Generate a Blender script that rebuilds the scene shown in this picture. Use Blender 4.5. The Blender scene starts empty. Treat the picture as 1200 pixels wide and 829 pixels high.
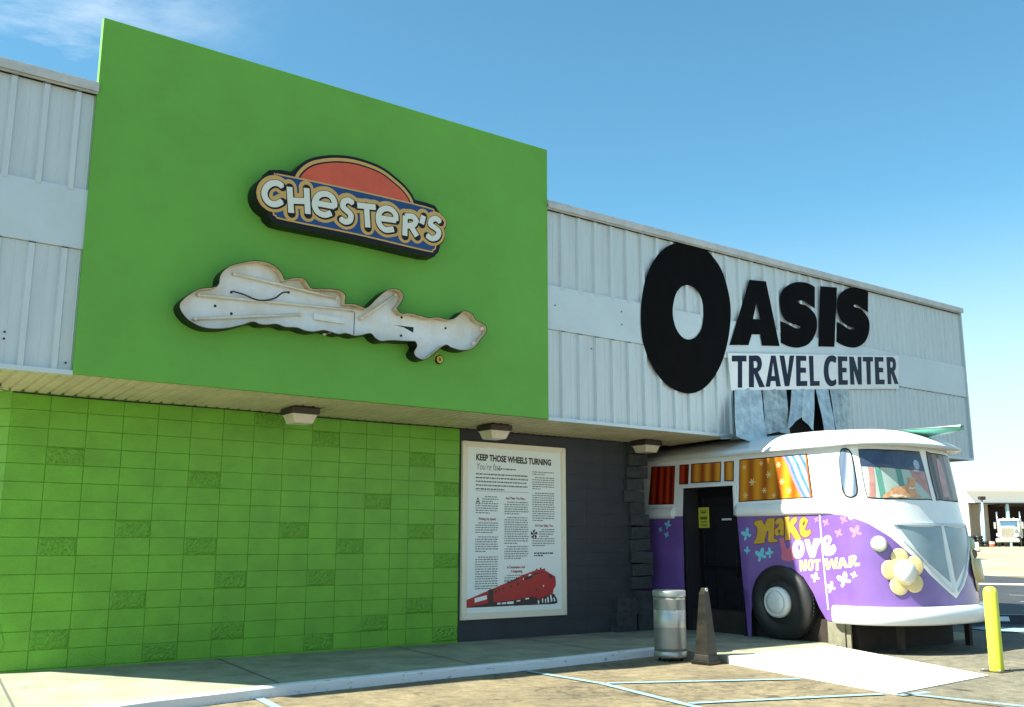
import bpy, bmesh, math, random
from mathutils import Vector, Matrix, geometry
random.seed(7)
sc = bpy.context.scene
COL = sc.collection
R = math.radians

# ------------------------------------------------------------------ camera
cam_d = bpy.data.cameras.new('camera'); cam = bpy.data.objects.new('camera', cam_d); COL.objects.link(cam)
CR = Vector((0.80559, -0.59247, 0.00117)); CU = Vector((-0.11389, -0.15292, 0.98165)); CH = Vector((0.58142, 0.79094, 0.19067))
CP = Vector((-1.939, -10.719, 1.473))
cam.matrix_world = Matrix(((CR.x, CU.x, -CH.x, CP.x), (CR.y, CU.y, -CH.y, CP.y), (CR.z, CU.z, -CH.z, CP.z), (0, 0, 0, 1)))
cam_d.sensor_width = 36; cam_d.lens = 36 * 1149.07 / 1200; cam_d.clip_start = 0.05; cam_d.clip_end = 3000
sc.camera = cam

# ------------------------------------------------------------------ sky, sun, exposure
SUNV = Vector((-0.86, 0.225, 1.0)).normalized()
world = bpy.data.worlds.new('World'); sc.world = world; world.use_nodes = True
wn = world.node_tree.nodes; wl = world.node_tree.links
wn.clear()
wo = wn.new('ShaderNodeOutputWorld'); bg = wn.new('ShaderNodeBackground'); sky = wn.new('ShaderNodeTexSky')
sky.sky_type = 'NISHITA'; sky.sun_disc = False
sky.sun_elevation = math.asin(SUNV.z); sky.sun_rotation = math.atan2(SUNV.x, SUNV.y)
sky.air_density = 1.0; sky.dust_density = 0.7; sky.ozone_density = 1.6
bg.inputs['Strength'].default_value = 0.055
tc = wn.new('ShaderNodeTexCoord'); mp = wn.new('ShaderNodeMapping'); mp.inputs['Scale'].default_value = (1.2, 1.2, 5.0)
mp.inputs['Location'].default_value = (0.35, 0.1, 0.0)
nz = wn.new('ShaderNodeTexNoise'); nz.inputs['Scale'].default_value = 1.6; nz.inputs['Detail'].default_value = 7; nz.inputs['Roughness'].default_value = 0.62
nz.inputs['Distortion'].default_value = 0.5
rp = wn.new('ShaderNodeValToRGB'); rp.color_ramp.elements[0].position = 0.50; rp.color_ramp.elements[1].position = 0.80
rp.color_ramp.elements[1].color = (0.75, 0.75, 0.75, 1)
mx = wn.new('ShaderNodeMix'); mx.data_type = 'RGBA'; mx.inputs['B'].default_value = (8.0, 8.4, 8.8, 1)
wl.new(tc.outputs['Generated'], mp.inputs['Vector']); wl.new(mp.outputs['Vector'], nz.inputs['Vector']); wl.new(nz.outputs['Fac'], rp.inputs['Fac'])
tn = wn.new('ShaderNodeMix'); tn.data_type = 'RGBA'; tn.blend_type = 'MULTIPLY'; tn.inputs['Factor'].default_value = 1.0; tn.inputs['B'].default_value = (0.70, 1.22, 1.20, 1)
wl.new(sky.outputs['Color'], tn.inputs['A'])
vd = (CH + CR * (170 / 1149) + CU * (230 / 1149)).normalized()
dt = wn.new('ShaderNodeVectorMath'); dt.operation = 'DOT_PRODUCT'; dt.inputs[1].default_value = vd; wl.new(tc.outputs['Generated'], dt.inputs[0])
mr = wn.new('ShaderNodeMapRange'); mr.inputs['From Min'].default_value = 0.86; mr.inputs['From Max'].default_value = 0.93; mr.inputs['To Min'].default_value = 1; mr.inputs['To Max'].default_value = 0
wl.new(dt.outputs['Value'], mr.inputs['Value'])
ml = wn.new('ShaderNodeMath'); ml.operation = 'MULTIPLY'; wl.new(rp.outputs['Color'], ml.inputs[0]); wl.new(mr.outputs['Result'], ml.inputs[1])
wl.new(ml.outputs['Value'], mx.inputs['Factor']); wl.new(tn.outputs['Result'], mx.inputs['A']); sx_ = wn.new('ShaderNodeSeparateXYZ'); wl.new(tc.outputs['Generated'], sx_.inputs['Vector'])
hz = wn.new('ShaderNodeMapRange'); hz.interpolation_type = 'SMOOTHSTEP'; hz.inputs['From Min'].default_value = 0.0; hz.inputs['From Max'].default_value = 0.34; hz.inputs['To Min'].default_value = 0.85; hz.inputs['To Max'].default_value = 0
wl.new(sx_.outputs['Z'], hz.inputs['Value'])
hm = wn.new('ShaderNodeMix'); hm.data_type = 'RGBA'; hm.inputs['B'].default_value = (6.0, 6.4, 6.5, 1)
wl.new(hz.outputs['Result'], hm.inputs['Factor']); wl.new(mx.outputs['Result'], hm.inputs['A']); wl.new(hm.outputs['Result'], bg.inputs['Color'])
wl.new(bg.outputs['Background'], wo.inputs['Surface'])
sun_d = bpy.data.lights.new('sun', 'SUN'); sun = bpy.data.objects.new('sun', sun_d); COL.objects.link(sun)
sun_d.energy = 5.0; sun_d.angle = R(0.53); sun_d.color = (1.0, 0.95, 0.80)
sun.rotation_euler = (-SUNV).to_track_quat('-Z', 'Y').to_euler(); sun.location = (0, 0, 30)
sc.view_settings.view_transform = 'Standard'; sc.view_settings.look = 'None'; sc.view_settings.gamma = 1.0
sc.view_settings.exposure = 1.72; sc.view_settings.use_curve_mapping = False
sc.render.engine = 'CYCLES'

# ------------------------------------------------------------------ materials
def mat(name, col, rough=0.6, metal=0.0, var=0.0, vscale=6.0, bump=0.0, bscale=40.0, coat=0.0, col2=None, stretch=(1, 1, 1), detail=5, lo=0.35, hi=0.65, spec=None):
    m = bpy.data.materials.new(name); m.use_nodes = True
    n = m.node_tree.nodes; l = m.node_tree.links; b = n['Principled BSDF']
    b.inputs['Roughness'].default_value = rough; b.inputs['Metallic'].default_value = metal
    if coat: b.inputs['Coat Weight'].default_value = coat; b.inputs['Coat Roughness'].default_value = 0.08
    if spec is not None: b.inputs['Specular IOR Level'].default_value = spec
    c = (*col, 1)
    b.inputs['Base Color'].default_value = c
    g = None
    if var or bump or col2:
        g = n.new('ShaderNodeNewGeometry'); p = n.new('ShaderNodeMapping'); p.inputs['Scale'].default_value = stretch
        l.new(g.outputs['Position'], p.inputs['Vector'])
    if var or col2:
        t = n.new('ShaderNodeTexNoise'); t.inputs['Scale'].default_value = vscale; t.inputs['Detail'].default_value = detail
        t.inputs['Roughness'].default_value = 0.65
        l.new(p.outputs['Vector'], t.inputs['Vector'])
        r = n.new('ShaderNodeValToRGB'); r.color_ramp.elements[0].position = lo; r.color_ramp.elements[1].position = hi
        if col2: r.color_ramp.elements[0].color = (*col2, 1); r.color_ramp.elements[1].color = c
        else:
            r.color_ramp.elements[0].color = (*[v * (1 - var) for v in col], 1); r.color_ramp.elements[1].color = (*[min(1, v * (1 + var)) for v in col], 1)
        l.new(t.outputs['Fac'], r.inputs['Fac']); l.new(r.outputs['Color'], b.inputs['Base Color'])
    if bump:
        t2 = n.new('ShaderNodeTexNoise'); t2.inputs['Scale'].default_value = bscale; t2.inputs['Detail'].default_value = 6
        l.new(p.outputs['Vector'], t2.inputs['Vector'])
        bp = n.new('ShaderNodeBump'); bp.inputs['Strength'].default_value = bump; bp.inputs['Distance'].default_value = 0.02
        l.new(t2.outputs['Fac'], bp.inputs['Height']); l.new(bp.outputs['Normal'], b.inputs['Normal'])
    return m

def curtain(name, c1, c2, scale, axis='y', dist=2.0):
    m = bpy.data.materials.new(name); m.use_nodes = True
    n = m.node_tree.nodes; l = m.node_tree.links; b = n['Principled BSDF']; b.inputs['Roughness'].default_value = 0.32
    g = n.new('ShaderNodeNewGeometry'); p = n.new('ShaderNodeMapping'); p.inputs['Scale'].default_value = (0.0, 1, 0.12) if axis == 'y' else (1, 0, 0.12)
    w = n.new('ShaderNodeTexWave'); w.bands_direction = 'Y' if axis == 'y' else 'X'; w.inputs['Scale'].default_value = scale; w.inputs['Distortion'].default_value = dist
    w.inputs['Detail'].default_value = 2.5; w.inputs['Detail Scale'].default_value = 1.3
    r = n.new('ShaderNodeValToRGB'); r.color_ramp.elements[0].color = (*c1, 1); r.color_ramp.elements[1].color = (*c2, 1)
    l.new(g.outputs['Position'], p.inputs['Vector']); l.new(p.outputs['Vector'], w.inputs['Vector']); l.new(w.outputs['Fac'], r.inputs['Fac']); l.new(r.outputs['Color'], b.inputs['Base Color'])
    return m

M = {}
M['green_panel'] = mat('green_stucco', (0.112, 0.36, 0.048), 0.75, var=0.06, vscale=1.2, bump=0.12, bscale=90)
M['green_block'] = mat('green_block_paint', (0.125, 0.37, 0.018), 0.42, var=0.12, vscale=2.2, bump=0.35, bscale=60)
M['green_split'] = mat('green_split_block', (0.108, 0.32, 0.016), 0.5, var=0.18, vscale=30, bump=0.7, bscale=45)
M['mortar'] = mat('green_mortar', (0.10, 0.31, 0.024), 0.8, var=0.2, vscale=8)
M['charcoal'] = mat('charcoal_paint', (0.028, 0.034, 0.042), 0.62, var=0.15, vscale=3, bump=0.3, bscale=50)
M['stone'] = mat('dark_block', (0.036, 0.042, 0.045), 0.8, var=0.3, vscale=9, bump=0.6, bscale=30)
M['metal'] = mat('pale_metal_siding', (0.50, 0.58, 0.61), 0.42, metal=0.15, var=0.05, vscale=3.0, stretch=(2.2, 1, 0.35), bump=0.04, bscale=8)
M['flatband'] = mat('flat_metal_band', (0.49, 0.585, 0.63), 0.38, metal=0.1, var=0.05, vscale=1.5)
M['cap'] = mat('roof_coping', (0.46, 0.48, 0.47), 0.5, metal=0.2, var=0.12, vscale=5)
M['galv'] = mat('bare_torn_metal', (0.40, 0.44, 0.42), 0.38, metal=0.45, var=0.35, vscale=7, bump=0.25, bscale=6)
M['galv_blue'] = mat('bluish_torn_metal', (0.46, 0.54, 0.56), 0.36, metal=0.35, var=0.25, vscale=5, bump=0.25, bscale=6)
M['soffit'] = mat('cream_soffit', (0.50, 0.46, 0.30), 0.5, var=0.10, vscale=3)
M['roof'] = mat('grey_roof', (0.30, 0.30, 0.29), 0.8, var=0.1)
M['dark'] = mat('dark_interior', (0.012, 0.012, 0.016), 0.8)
M['black_paint'] = mat('black_sign_paint', (0.003, 0.003, 0.0035), 0.8, var=0.3, vscale=4, spec=0.08)
M['navy'] = mat('navy_letter_vinyl', (0.004, 0.011, 0.034), 0.35, spec=0.15)
M['board'] = mat('white_sign_board', (0.66, 0.70, 0.72), 0.35, var=0.05, vscale=3)
M['gold'] = mat('gold_trim', (0.52, 0.33, 0.09), 0.4)
M['sign_blue'] = mat('sign_blue', (0.008, 0.045, 0.17), 0.22, var=0.2, vscale=3)
M['sign_orange'] = mat('sign_orange', (0.55, 0.085, 0.03), 0.25, var=0.10, vscale=3)
M['cream'] = mat('sign_cream', (0.62, 0.66, 0.60), 0.3)
M['black'] = mat('black_gloss', (0.006, 0.006, 0.008), 0.4, spec=0.25)
M['can_white'] = mat('weathered_white_enamel', (0.66, 0.72, 0.76), 0.4, col2=(0.58, 0.58, 0.52), vscale=2.6, lo=0.32, hi=0.58)
M['rim_tan'] = mat('stained_tan_rim', (0.50, 0.42, 0.26), 0.6, var=0.3, vscale=9)
M['tube'] = mat('old_lamp_tube', (0.60, 0.58, 0.50), 0.3, var=0.1, vscale=10)
M['yellow_dot'] = mat('yellow_disc', (0.55, 0.45, 0.05), 0.5)
M['fresh'] = mat('fresh_sealed_asphalt', (0.030, 0.034, 0.038), 0.7, var=0.25, vscale=1.2, bump=0.3, bscale=90)
M['concrete'] = mat('sidewalk_concrete', (0.245, 0.26, 0.185), 0.85, var=0.25, vscale=2.2, bump=0.35, bscale=120, detail=9)
M['slab'] = mat('pale_concrete_ramp', (0.50, 0.49, 0.44), 0.85, var=0.07, vscale=2.0, bump=0.2, bscale=100)
M['curbpaint'] = mat('chipped_white_curb_paint', (0.62, 0.66, 0.68), 0.6, col2=(0.30, 0.30, 0.29), vscale=26, lo=0.34, hi=0.42, detail=10, stretch=(0.35, 1, 1))
M['joint'] = mat('dark_joint', (0.10, 0.10, 0.09), 0.9)
M['stain'] = mat('oil_stain', (0.075, 0.066, 0.05), 0.6, var=0.3, vscale=6)
M['stripe'] = mat('worn_blue_paint', (0.20, 0.36, 0.44), 0.7, col2=(0.19, 0.17, 0.11), vscale=26, lo=0.38, hi=0.50, detail=9)
M['wstripe'] = mat('thin_white_stripe', (0.45, 0.46, 0.46), 0.7)
M['far_lot'] = mat('bright_far_lot', (0.30, 0.25, 0.17), 0.85, var=0.18, vscale=0.15)
M['grass'] = mat('grass', (0.16, 0.22, 0.05), 0.9, var=0.4, vscale=0.8)
M['purple'] = mat('purple_van_paint', (0.160, 0.085, 0.315), 0.25, var=0.09, vscale=2.0, coat=0.5, bump=0.06, bscale=2.5)
M['van_white'] = mat('white_van_paint', (0.72, 0.75, 0.76), 0.25, var=0.05, vscale=3.0, coat=0.4, bump=0.06, bscale=2.5)
M['vpanel'] = mat('grey_blue_panel', (0.22, 0.31, 0.36), 0.18, var=0.12, vscale=1.5)
M['trim'] = mat('pale_grey_trim', (0.52, 0.58, 0.62), 0.3)
M['cur_orange'] = curtain('orange_curtain_mural', (0.30, 0.07, 0.004), (0.62, 0.25, 0.015), 1.15, dist=1.5)
M['cur_red'] = curtain('red_curtain_mural', (0.09, 0.004, 0.003), (0.42, 0.04, 0.01), 1.9, dist=2.0)
M['cur_amber'] = curtain('amber_curtain_mural', (0.28, 0.05, 0.006), (0.60, 0.28, 0.03), 1.3, dist=1.5)
M['swirl'] = curtain('grey_swirl_mural', (0.07, 0.11, 0.18), (0.36, 0.42, 0.50), 1.6, dist=14.0)
M['drape'] = curtain('dark_drape_mural', (0.045, 0.04, 0.05), (0.17, 0.14, 0.13), 1.6, axis='x', dist=5.0)
M['glass_dark'] = mat('dark_glass', (0.012, 0.013, 0.016), 0.06)
M['win_pale'] = mat('pale_mural_green', (0.36, 0.46, 0.42), 0.12, var=0.05, vscale=2)
M['win_green'] = mat('mural_green_stripe', (0.10, 0.27, 0.22), 0.12)
M['win_shade'] = mat('painted_eave_shade', (0.035, 0.055, 0.11), 0.12, var=0.25, vscale=4)  # colour of the roof eave's shadow painted on the windscreen
M['mauve'] = mat('mural_mauve', (0.42, 0.22, 0.20), 0.2, var=0.2, vscale=6)
M['cat'] = mat('ginger_cat_paint', (0.56, 0.30, 0.15), 0.5, var=0.22, vscale=14)
M['pinkwhite'] = mat('pale_collar', (0.75, 0.62, 0.52), 0.5)
M['mblue'] = mat('mural_blue', (0.07, 0.17, 0.38), 0.3, var=0.2, vscale=8)
M['mpale'] = mat('mural_pale_blue', (0.30, 0.38, 0.52), 0.3, var=0.15, vscale=8)
M['daisy'] = mat('daisy_paint', (0.66, 0.48, 0.20), 0.4)
M['let_yellow'] = mat('mustard_letter', (0.54, 0.32, 0.035), 0.4, var=0.08, vscale=9)
M['let_pale'] = mat('pale_yellow_letter', (0.62, 0.56, 0.22), 0.4, var=0.1, vscale=9)
M['let_shadow'] = mat('brown_letter_edge', (0.16, 0.05, 0.02), 0.4)
M['let_pink'] = mat('rose_letter', (0.50, 0.13, 0.22), 0.4)
M['let_white'] = mat('cream_letter', (0.78, 0.70, 0.68), 0.4)
M['cyan'] = mat('cyan_butterfly', (0.16, 0.52, 0.66), 0.4)
M['coral'] = mat('coral_butterfly', (0.50, 0.17, 0.24), 0.5)
M['lilac'] = mat('pale_lilac', (0.72, 0.68, 0.80), 0.4)
M['petal'] = mat('cream_yellow_petal', (0.66, 0.54, 0.27), 0.4)
M['lamp_white'] = mat('headlight_white', (0.74, 0.74, 0.70), 0.3)
M['lime'] = mat('pale_green_ring', (0.45, 0.62, 0.35), 0.3)
M['rubber'] = mat('tyre_rubber', (0.018, 0.018, 0.019), 0.42, var=0.15, vscale=20)
M['hub'] = mat('white_hubcap', (0.62, 0.64, 0.64), 0.35, var=0.08, vscale=4)
M['darkwood'] = mat('dark_skirt', (0.020, 0.014, 0.010), 0.8, var=0.3, vscale=6)
M['postwood'] = mat('pale_post', (0.16, 0.155, 0.11), 0.8, var=0.2, vscale=12)
M['turq'] = mat('turquoise_board', (0.16, 0.50, 0.42), 0.25)
M['board_pale'] = mat('pale_board_deck', (0.60, 0.78, 0.72), 0.25)
M['steel'] = mat('brushed_steel', (0.40, 0.42, 0.40), 0.42, metal=0.75, var=0.08, vscale=3, stretch=(1, 1, 8))
M['steel_perf'] = mat('perforated_steel', (0.26, 0.27, 0.26), 0.45, metal=0.7, var=0.1, vscale=3)
M['steel_dark'] = mat('dark_polished_metal', (0.012, 0.011, 0.008), 0.38, spec=0.35, var=0.6, vscale=4, stretch=(1, 1, 2))
M['bollard'] = mat('yellow_green_plastic', (0.58, 0.66, 0.05), 0.4, var=0.04, vscale=4)
M['bronze'] = mat('dark_bronze_housing', (0.030, 0.024, 0.018), 0.5)
M['lens'] = mat('frosted_lamp_lens', (0.60, 0.56, 0.46), 0.35, var=0.08, vscale=12)
M['frame'] = mat('beige_frame', (0.74, 0.70, 0.56), 0.35)
M['paper'] = mat('poster_paper', (0.74, 0.82, 0.80), 0.30)
M['ink'] = mat('black_ink', (0.012, 0.012, 0.012), 0.5)
M['greyink'] = mat('grey_ink', (0.13, 0.14, 0.14), 0.6)
M['redink'] = mat('dark_red_ink', (0.28, 0.03, 0.02), 0.5)
M['train_red'] = mat('train_red', (0.40, 0.012, 0.012), 0.4)
M['train_dark'] = mat('train_dark', (0.02, 0.012, 0.012), 0.4)
M['notice'] = mat('yellow_notice', (0.50, 0.50, 0.05), 0.5)
M['notice_ink'] = mat('notice_print', (0.10, 0.12, 0.02), 0.5)
M['shop_white'] = mat('white_shop_wall', (0.80, 0.80, 0.78), 0.6)
M['shop_in'] = mat('shop_inner_wall', (0.30, 0.26, 0.20), 0.8, var=0.1, vscale=0.5)
M['truck_white'] = mat('white_truck', (0.78, 0.78, 0.76), 0.3, coat=0.3)
M['chrome'] = mat('chrome', (0.70, 0.70, 0.68), 0.15, metal=0.9)
M['truck_blue'] = mat('blue_windscreen', (0.05, 0.11, 0.17), 0.1)
M['pole_blue'] = mat('pale_blue_post', (0.35, 0.52, 0.60), 0.5)
M['crate_red'] = mat('red_drum', (0.55, 0.10, 0.06), 0.5)

def asphalt(name, light, dark, crack):
    m = bpy.data.materials.new(name); m.use_nodes = True
    n = m.node_tree.nodes; l = m.node_tree.links; b = n['Principled BSDF']; b.inputs['Roughness'].default_value = 0.85
    g = n.new('ShaderNodeNewGeometry')
    def noise(sc, det, rg=0.65, dist=0.0):
        t = n.new('ShaderNodeTexNoise'); t.inputs['Scale'].default_value = sc; t.inputs['Detail'].default_value = det; t.inputs['Roughness'].default_value = rg; t.inputs['Distortion'].default_value = dist
        l.new(g.outputs['Position'], t.inputs['Vector']); return t
    def ramp(src, lo, hi, c0, c1):
        r = n.new('ShaderNodeValToRGB'); r.color_ramp.elements[0].position = lo; r.color_ramp.elements[1].position = hi; r.color_ramp.elements[0].color = (*c0, 1); r.color_ramp.elements[1].color = (*c1, 1)
        l.new(src, r.inputs['Fac']); return r
    def mul(a, b_, f=1.0):
        x = n.new('ShaderNodeMix'); x.data_type = 'RGBA'; x.blend_type = 'MULTIPLY'; x.inputs['Factor'].default_value = f; l.new(a, x.inputs['A']); l.new(b_, x.inputs['B']); return x.outputs['Result']
    base = ramp(noise(0.9, 12).outputs['Fac'], 0.32, 0.62, dark, light).outputs['Color']
    mid = ramp(noise(7.0, 8, 0.7, 0.6).outputs['Fac'], 0.33, 0.60, (0.55, 0.54, 0.50), (1.12, 1.1, 1.08)).outputs['Color']
    fine = ramp(noise(90, 4, 0.8).outputs['Fac'], 0.36, 0.62, (0.55, 0.55, 0.55), (1.2, 1.2, 1.2)).outputs['Color']
    spots = ramp(noise(2.3, 3, 0.5, 1.2).outputs['Fac'], 0.27, 0.36, (0.35, 0.34, 0.34), (1, 1, 1)).outputs['Color']
    v = n.new('ShaderNodeTexVoronoi'); v.feature = 'DISTANCE_TO_EDGE'; v.inputs['Scale'].default_value = 0.32
    wv = noise(1.6, 6); vm = n.new('ShaderNodeVectorMath'); vm.operation = 'MULTIPLY_ADD'; vm.inputs[1].default_value = (0.9, 0.9, 0.9)
    l.new(wv.outputs['Color'], vm.inputs[0]); l.new(g.outputs['Position'], vm.inputs[2]); l.new(vm.outputs['Vector'], v.inputs['Vector'])
    ck = ramp(v.outputs['Distance'], 0.0015, 0.006, (crack,) * 3, (1, 1, 1)).outputs['Color']
    l.new(mul(mul(mul(mul(base, mid), fine), spots), ck), b.inputs['Base Color'])
    bp = n.new('ShaderNodeBump'); bp.inputs['Strength'].default_value = 0.7; bp.inputs['Distance'].default_value = 0.015
    l.new(noise(110, 5).outputs['Fac'], bp.inputs['Height']); l.new(bp.outputs['Normal'], b.inputs['Normal'])
    return m
M['asphalt'] = asphalt('worn_asphalt', (0.255, 0.215, 0.130), (0.135, 0.115, 0.074), 0.45)
M['grey_asphalt'] = asphalt('grey_asphalt', (0.205, 0.195, 0.145), (0.125, 0.120, 0.092), 0.6)

# ------------------------------------------------------------------ helpers
def link(name, me, m, parent=None):
    o = bpy.data.objects.new(name, me); COL.objects.link(o)
    for mm in (m if isinstance(m, (list, tuple)) else [m]): me.materials.append(mm)
    if parent is not None: o.parent = parent
    return o
def tag(o, label=None, cat=None, group=None, kind=None):
    if label: o['label'] = label
    if cat: o['category'] = cat
    if group: o['group'] = group
    if kind: o['kind'] = kind
    return o
def thing(name, label, cat, group=None, loc=(0, 0, 0), rz=0):
    o = bpy.data.objects.new(name, None); COL.objects.link(o); o.location = loc; o.rotation_euler = (0, 0, rz); o.empty_display_size = 0.2
    return tag(o, label, cat, group)
def copy_tree(o, parent=None):
    c = o.copy(); COL.objects.link(c)
    if parent is not None: c.parent = parent
    for ch in [x for x in o.children]: copy_tree(ch, c)
    return c

class MB:
    def __init__(s): s.v = []; s.f = []; s.sm = []
    def add(s, vs, fs, smooth=False):
        b = len(s.v); s.v += [tuple(v) for v in vs]; s.f += [tuple(b + i for i in f) for f in fs]; s.sm += [smooth] * len(fs); return s
    def box(s, x0, x1, y0, y1, z0, z1, rot=None, about=None):
        vs = [Vector((x, y, z)) for x in (x0, x1) for y in (y0, y1) for z in (z0, z1)]
        if rot is not None:
            c = Vector(about) if about else Vector(((x0 + x1) / 2, (y0 + y1) / 2, (z0 + z1) / 2)); vs = [c + rot @ (v - c) for v in vs]
        return s.add(vs, [(0, 1, 3, 2), (4, 6, 7, 5), (0, 4, 5, 1), (2, 3, 7, 6), (0, 2, 6, 4), (1, 5, 7, 3)])
    def prism(s, poly, z0, z1):            # plan polygon extruded in z
        n = len(poly); vs = [(x, y, z0) for x, y in poly] + [(x, y, z1) for x, y in poly]
        return s.add(vs, [tuple(range(n))[::-1], tuple(range(n, 2 * n))] + [(i, (i + 1) % n, n + (i + 1) % n, n + i) for i in range(n)])
    def lathe(s, prof, c, axis='z', n=32, smooth=True, cap=True):   # prof = [(r, h)]
        vs = []
        for r, h in prof:
            for k in range(n):
                a = 2 * math.pi * k / n; p, q = r * math.cos(a), r * math.sin(a)
                d = {'z': (p, q, h), 'x': (h, p, q), 'y': (p, h, q)}[axis]
                vs.append((c[0] + d[0], c[1] + d[1], c[2] + d[2]))
        fs = [(i * n + k, i * n + (k + 1) % n, (i + 1) * n + (k + 1) % n, (i + 1) * n + k) for i in range(len(prof) - 1) for k in range(n)]
        s.add(vs, fs, smooth)
        if cap:
            b = len(s.v) - len(vs); s.f.append(tuple(b + k for k in range(n))[::-1]); s.f.append(tuple(b + (len(prof) - 1) * n + k for k in range(n))); s.sm += [False, False]
        return s
    def tube(s, pts, r, n=10, cap=True):
        pts = [Vector(p) for p in pts]; vs = []; up = None
        for i, p in enumerate(pts):
            d = (pts[min(i + 1, len(pts) - 1)] - pts[max(i - 1, 0)]).normalized()
            if up is None: up = Vector((0, 0, 1)) if abs(d.z) < 0.9 else Vector((1, 0, 0))
            a = d.cross(up).normalized(); b = a.cross(d).normalized(); up = b
            rr = r[i] if isinstance(r, (list, tuple)) else r
            for k in range(n):
                t = 2 * math.pi * k / n; vs.append(p + a * math.cos(t) * rr + b * math.sin(t) * rr)
        fs = [(i * n + k, i * n + (k + 1) % n, (i + 1) * n + (k + 1) % n, (i + 1) * n + k) for i in range(len(pts) - 1) for k in range(n)]
        if cap: fs += [tuple(range(n))[::-1], tuple((len(pts) - 1) * n + k for k in range(n))]
        return s.add(vs, fs, True)
    def build(s, name, m, parent=None, bevel=0, recalc=True):
        me = bpy.data.meshes.new(name); me.from_pydata([tuple(v) for v in s.v], [], s.f); me.update()
        for p, q in zip(me.polygons, s.sm): p.use_smooth = q
        if recalc or bevel:
            bm = bmesh.new(); bm.from_mesh(me)
            if bevel:
                bmesh.ops.bevel(bm, geom=[e for e in bm.edges if e.is_manifold and e.calc_face_angle(0) > 0.5], offset=bevel, segments=2, affect='EDGES', profile=0.5)
            bmesh.ops.recalc_face_normals(bm, faces=bm.faces); bm.to_mesh(me); bm.free()
        return link(name, me, m, parent)

def inpoly(p, poly):
    x, y = p; c = False; j = len(poly) - 1
    for i in range(len(poly)):
        xi, yi = poly[i]; xj, yj = poly[j]
        if (yi > y) != (yj > y) and x < (xj - xi) * (y - yi) / (yj - yi) + xi: c = not c
        j = i
    return c
def cdt(loops, grid=()):
    vs = []; es = []
    for lp in loops:
        b = len(vs); vs += [Vector(p) for p in lp]; es += [(b + i, b + (i + 1) % len(lp)) for i in range(len(lp))]
    vs += [Vector(g) for g in grid]
    r = geometry.delaunay_2d_cdt(vs, es, [], 0, 1e-6)
    return r[0], r[2]
def region(verts, tris, ins, outs=()):
    out = []
    for t in tris:
        c = ((verts[t[0]].x + verts[t[1]].x + verts[t[2]].x) / 3, (verts[t[0]].y + verts[t[1]].y + verts[t[2]].y) / 3)
        if any(inpoly(c, q) for q in ins) and not any(inpoly(c, q) for q in outs): out.append(t)
    return out
def sheet(name, verts, tris, mapf, d0, d1, m, parent, smooth=False, mside=None):
    """triangulated 2D region placed on a surface at offset d1, with side walls down to d0"""
    idx = {}; V = []; Fs = []
    def vid(i, d):
        k = (i, d)
        if k not in idx: idx[k] = len(V); V.append(tuple(mapf(verts[i].x, verts[i].y, d)))
        return idx[k]
    ec = {}
    for t in tris:
        Fs.append(tuple(vid(i, d1) for i in t))
        for a, b in ((t[0], t[1]), (t[1], t[2]), (t[2], t[0])): ec[(min(a, b), max(a, b))] = ec.get((min(a, b), max(a, b)), []) + [(a, b)]
    nt = len(Fs)
    if d0 is not None:
        for k, l in ec.items():
            if len(l) == 1:
                a, b = l[0]; Fs.append((vid(b, d1), vid(a, d1), vid(a, d0), vid(b, d0)))
    me = bpy.data.meshes.new(name); me.from_pydata(V, [], Fs); me.update()
    for i, p in enumerate(me.polygons):
        p.use_smooth = smooth and i < nt
        if mside is not None and i >= nt: p.material_index = 1
    o = link(name, me, [m, mside] if mside is not None else m, parent)
    return o
def flat(name, loops, holes, mapf, d0, d1, m, parent, grid=(), mside=None, smooth=False):
    v, t = cdt(list(loops) + list(holes), grid)
    return sheet(name, v, region(v, t, loops, holes), mapf, d0, d1, m, parent, smooth, mside)
def stroke(pts, w, round_ends=False):
    out = []; h = w / 2
    for i in range(len(pts) - 1):
        a, b = Vector(pts[i]), Vector(pts[i + 1]); d = (b - a).normalized(); n = Vector((-d.y, d.x)) * h
        out.append([tuple(a + n), tuple(b + n), tuple(b - n), tuple(a - n)])
    for i in range(len(pts)):
        if round_ends or 0 < i < len(pts) - 1:
            out.append([(pts[i][0] + h * math.cos(t * math.pi / 8 + 0.1), pts[i][1] + h * math.sin(t * math.pi / 8 + 0.1)) for t in range(16)])
    return out
def ext(pts, e):
    a, b, c, d = Vector(pts[0]), Vector(pts[1]), Vector(pts[-2]), Vector(pts[-1])
    return [tuple(a + (a - b).normalized() * e)] + list(pts[1:-1]) + [tuple(d + (d - c).normalized() * e)]
def smooth(pts, closed=True, k=3, corner=48):
    n = len(pts); out = []; P = [Vector(p) for p in pts]
    def cr(i):
        if not closed and i in (0, n - 1): return True
        a, b = P[i] - P[i - 1], P[(i + 1) % n] - P[i]
        return a.length < 1e-6 or b.length < 1e-6 or math.degrees(a.angle(b)) > corner
    for i in range(n if closed else n - 1):
        p1, p2 = P[i], P[(i + 1) % n]; L = (p2 - p1)
        m1 = L if cr(i) else (p2 - P[i - 1]) / 2; m2 = L if cr((i + 1) % n) else (P[(i + 2) % n] - p1) / 2
        for j in range(k):
            t = j / k; out.append(tuple(p1 * (2*t**3 - 3*t**2 + 1) + m1 * (t**3 - 2*t*t + t) + p2 * (-2*t**3 + 3*t*t) + m2 * (t**3 - t*t)))
    if not closed: out.append(tuple(P[-1]))
    return out
def circ(c, r, n=20, ry=None, ph=0):
    ry = ry or r
    return [(c[0] + r * math.cos(2 * math.pi * k / n + ph), c[1] + ry * math.sin(2 * math.pi * k / n + ph)) for k in range(n)]
def facade(y):
    return lambda u, v, d: (u, y - d, v)
_tc = {}
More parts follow.
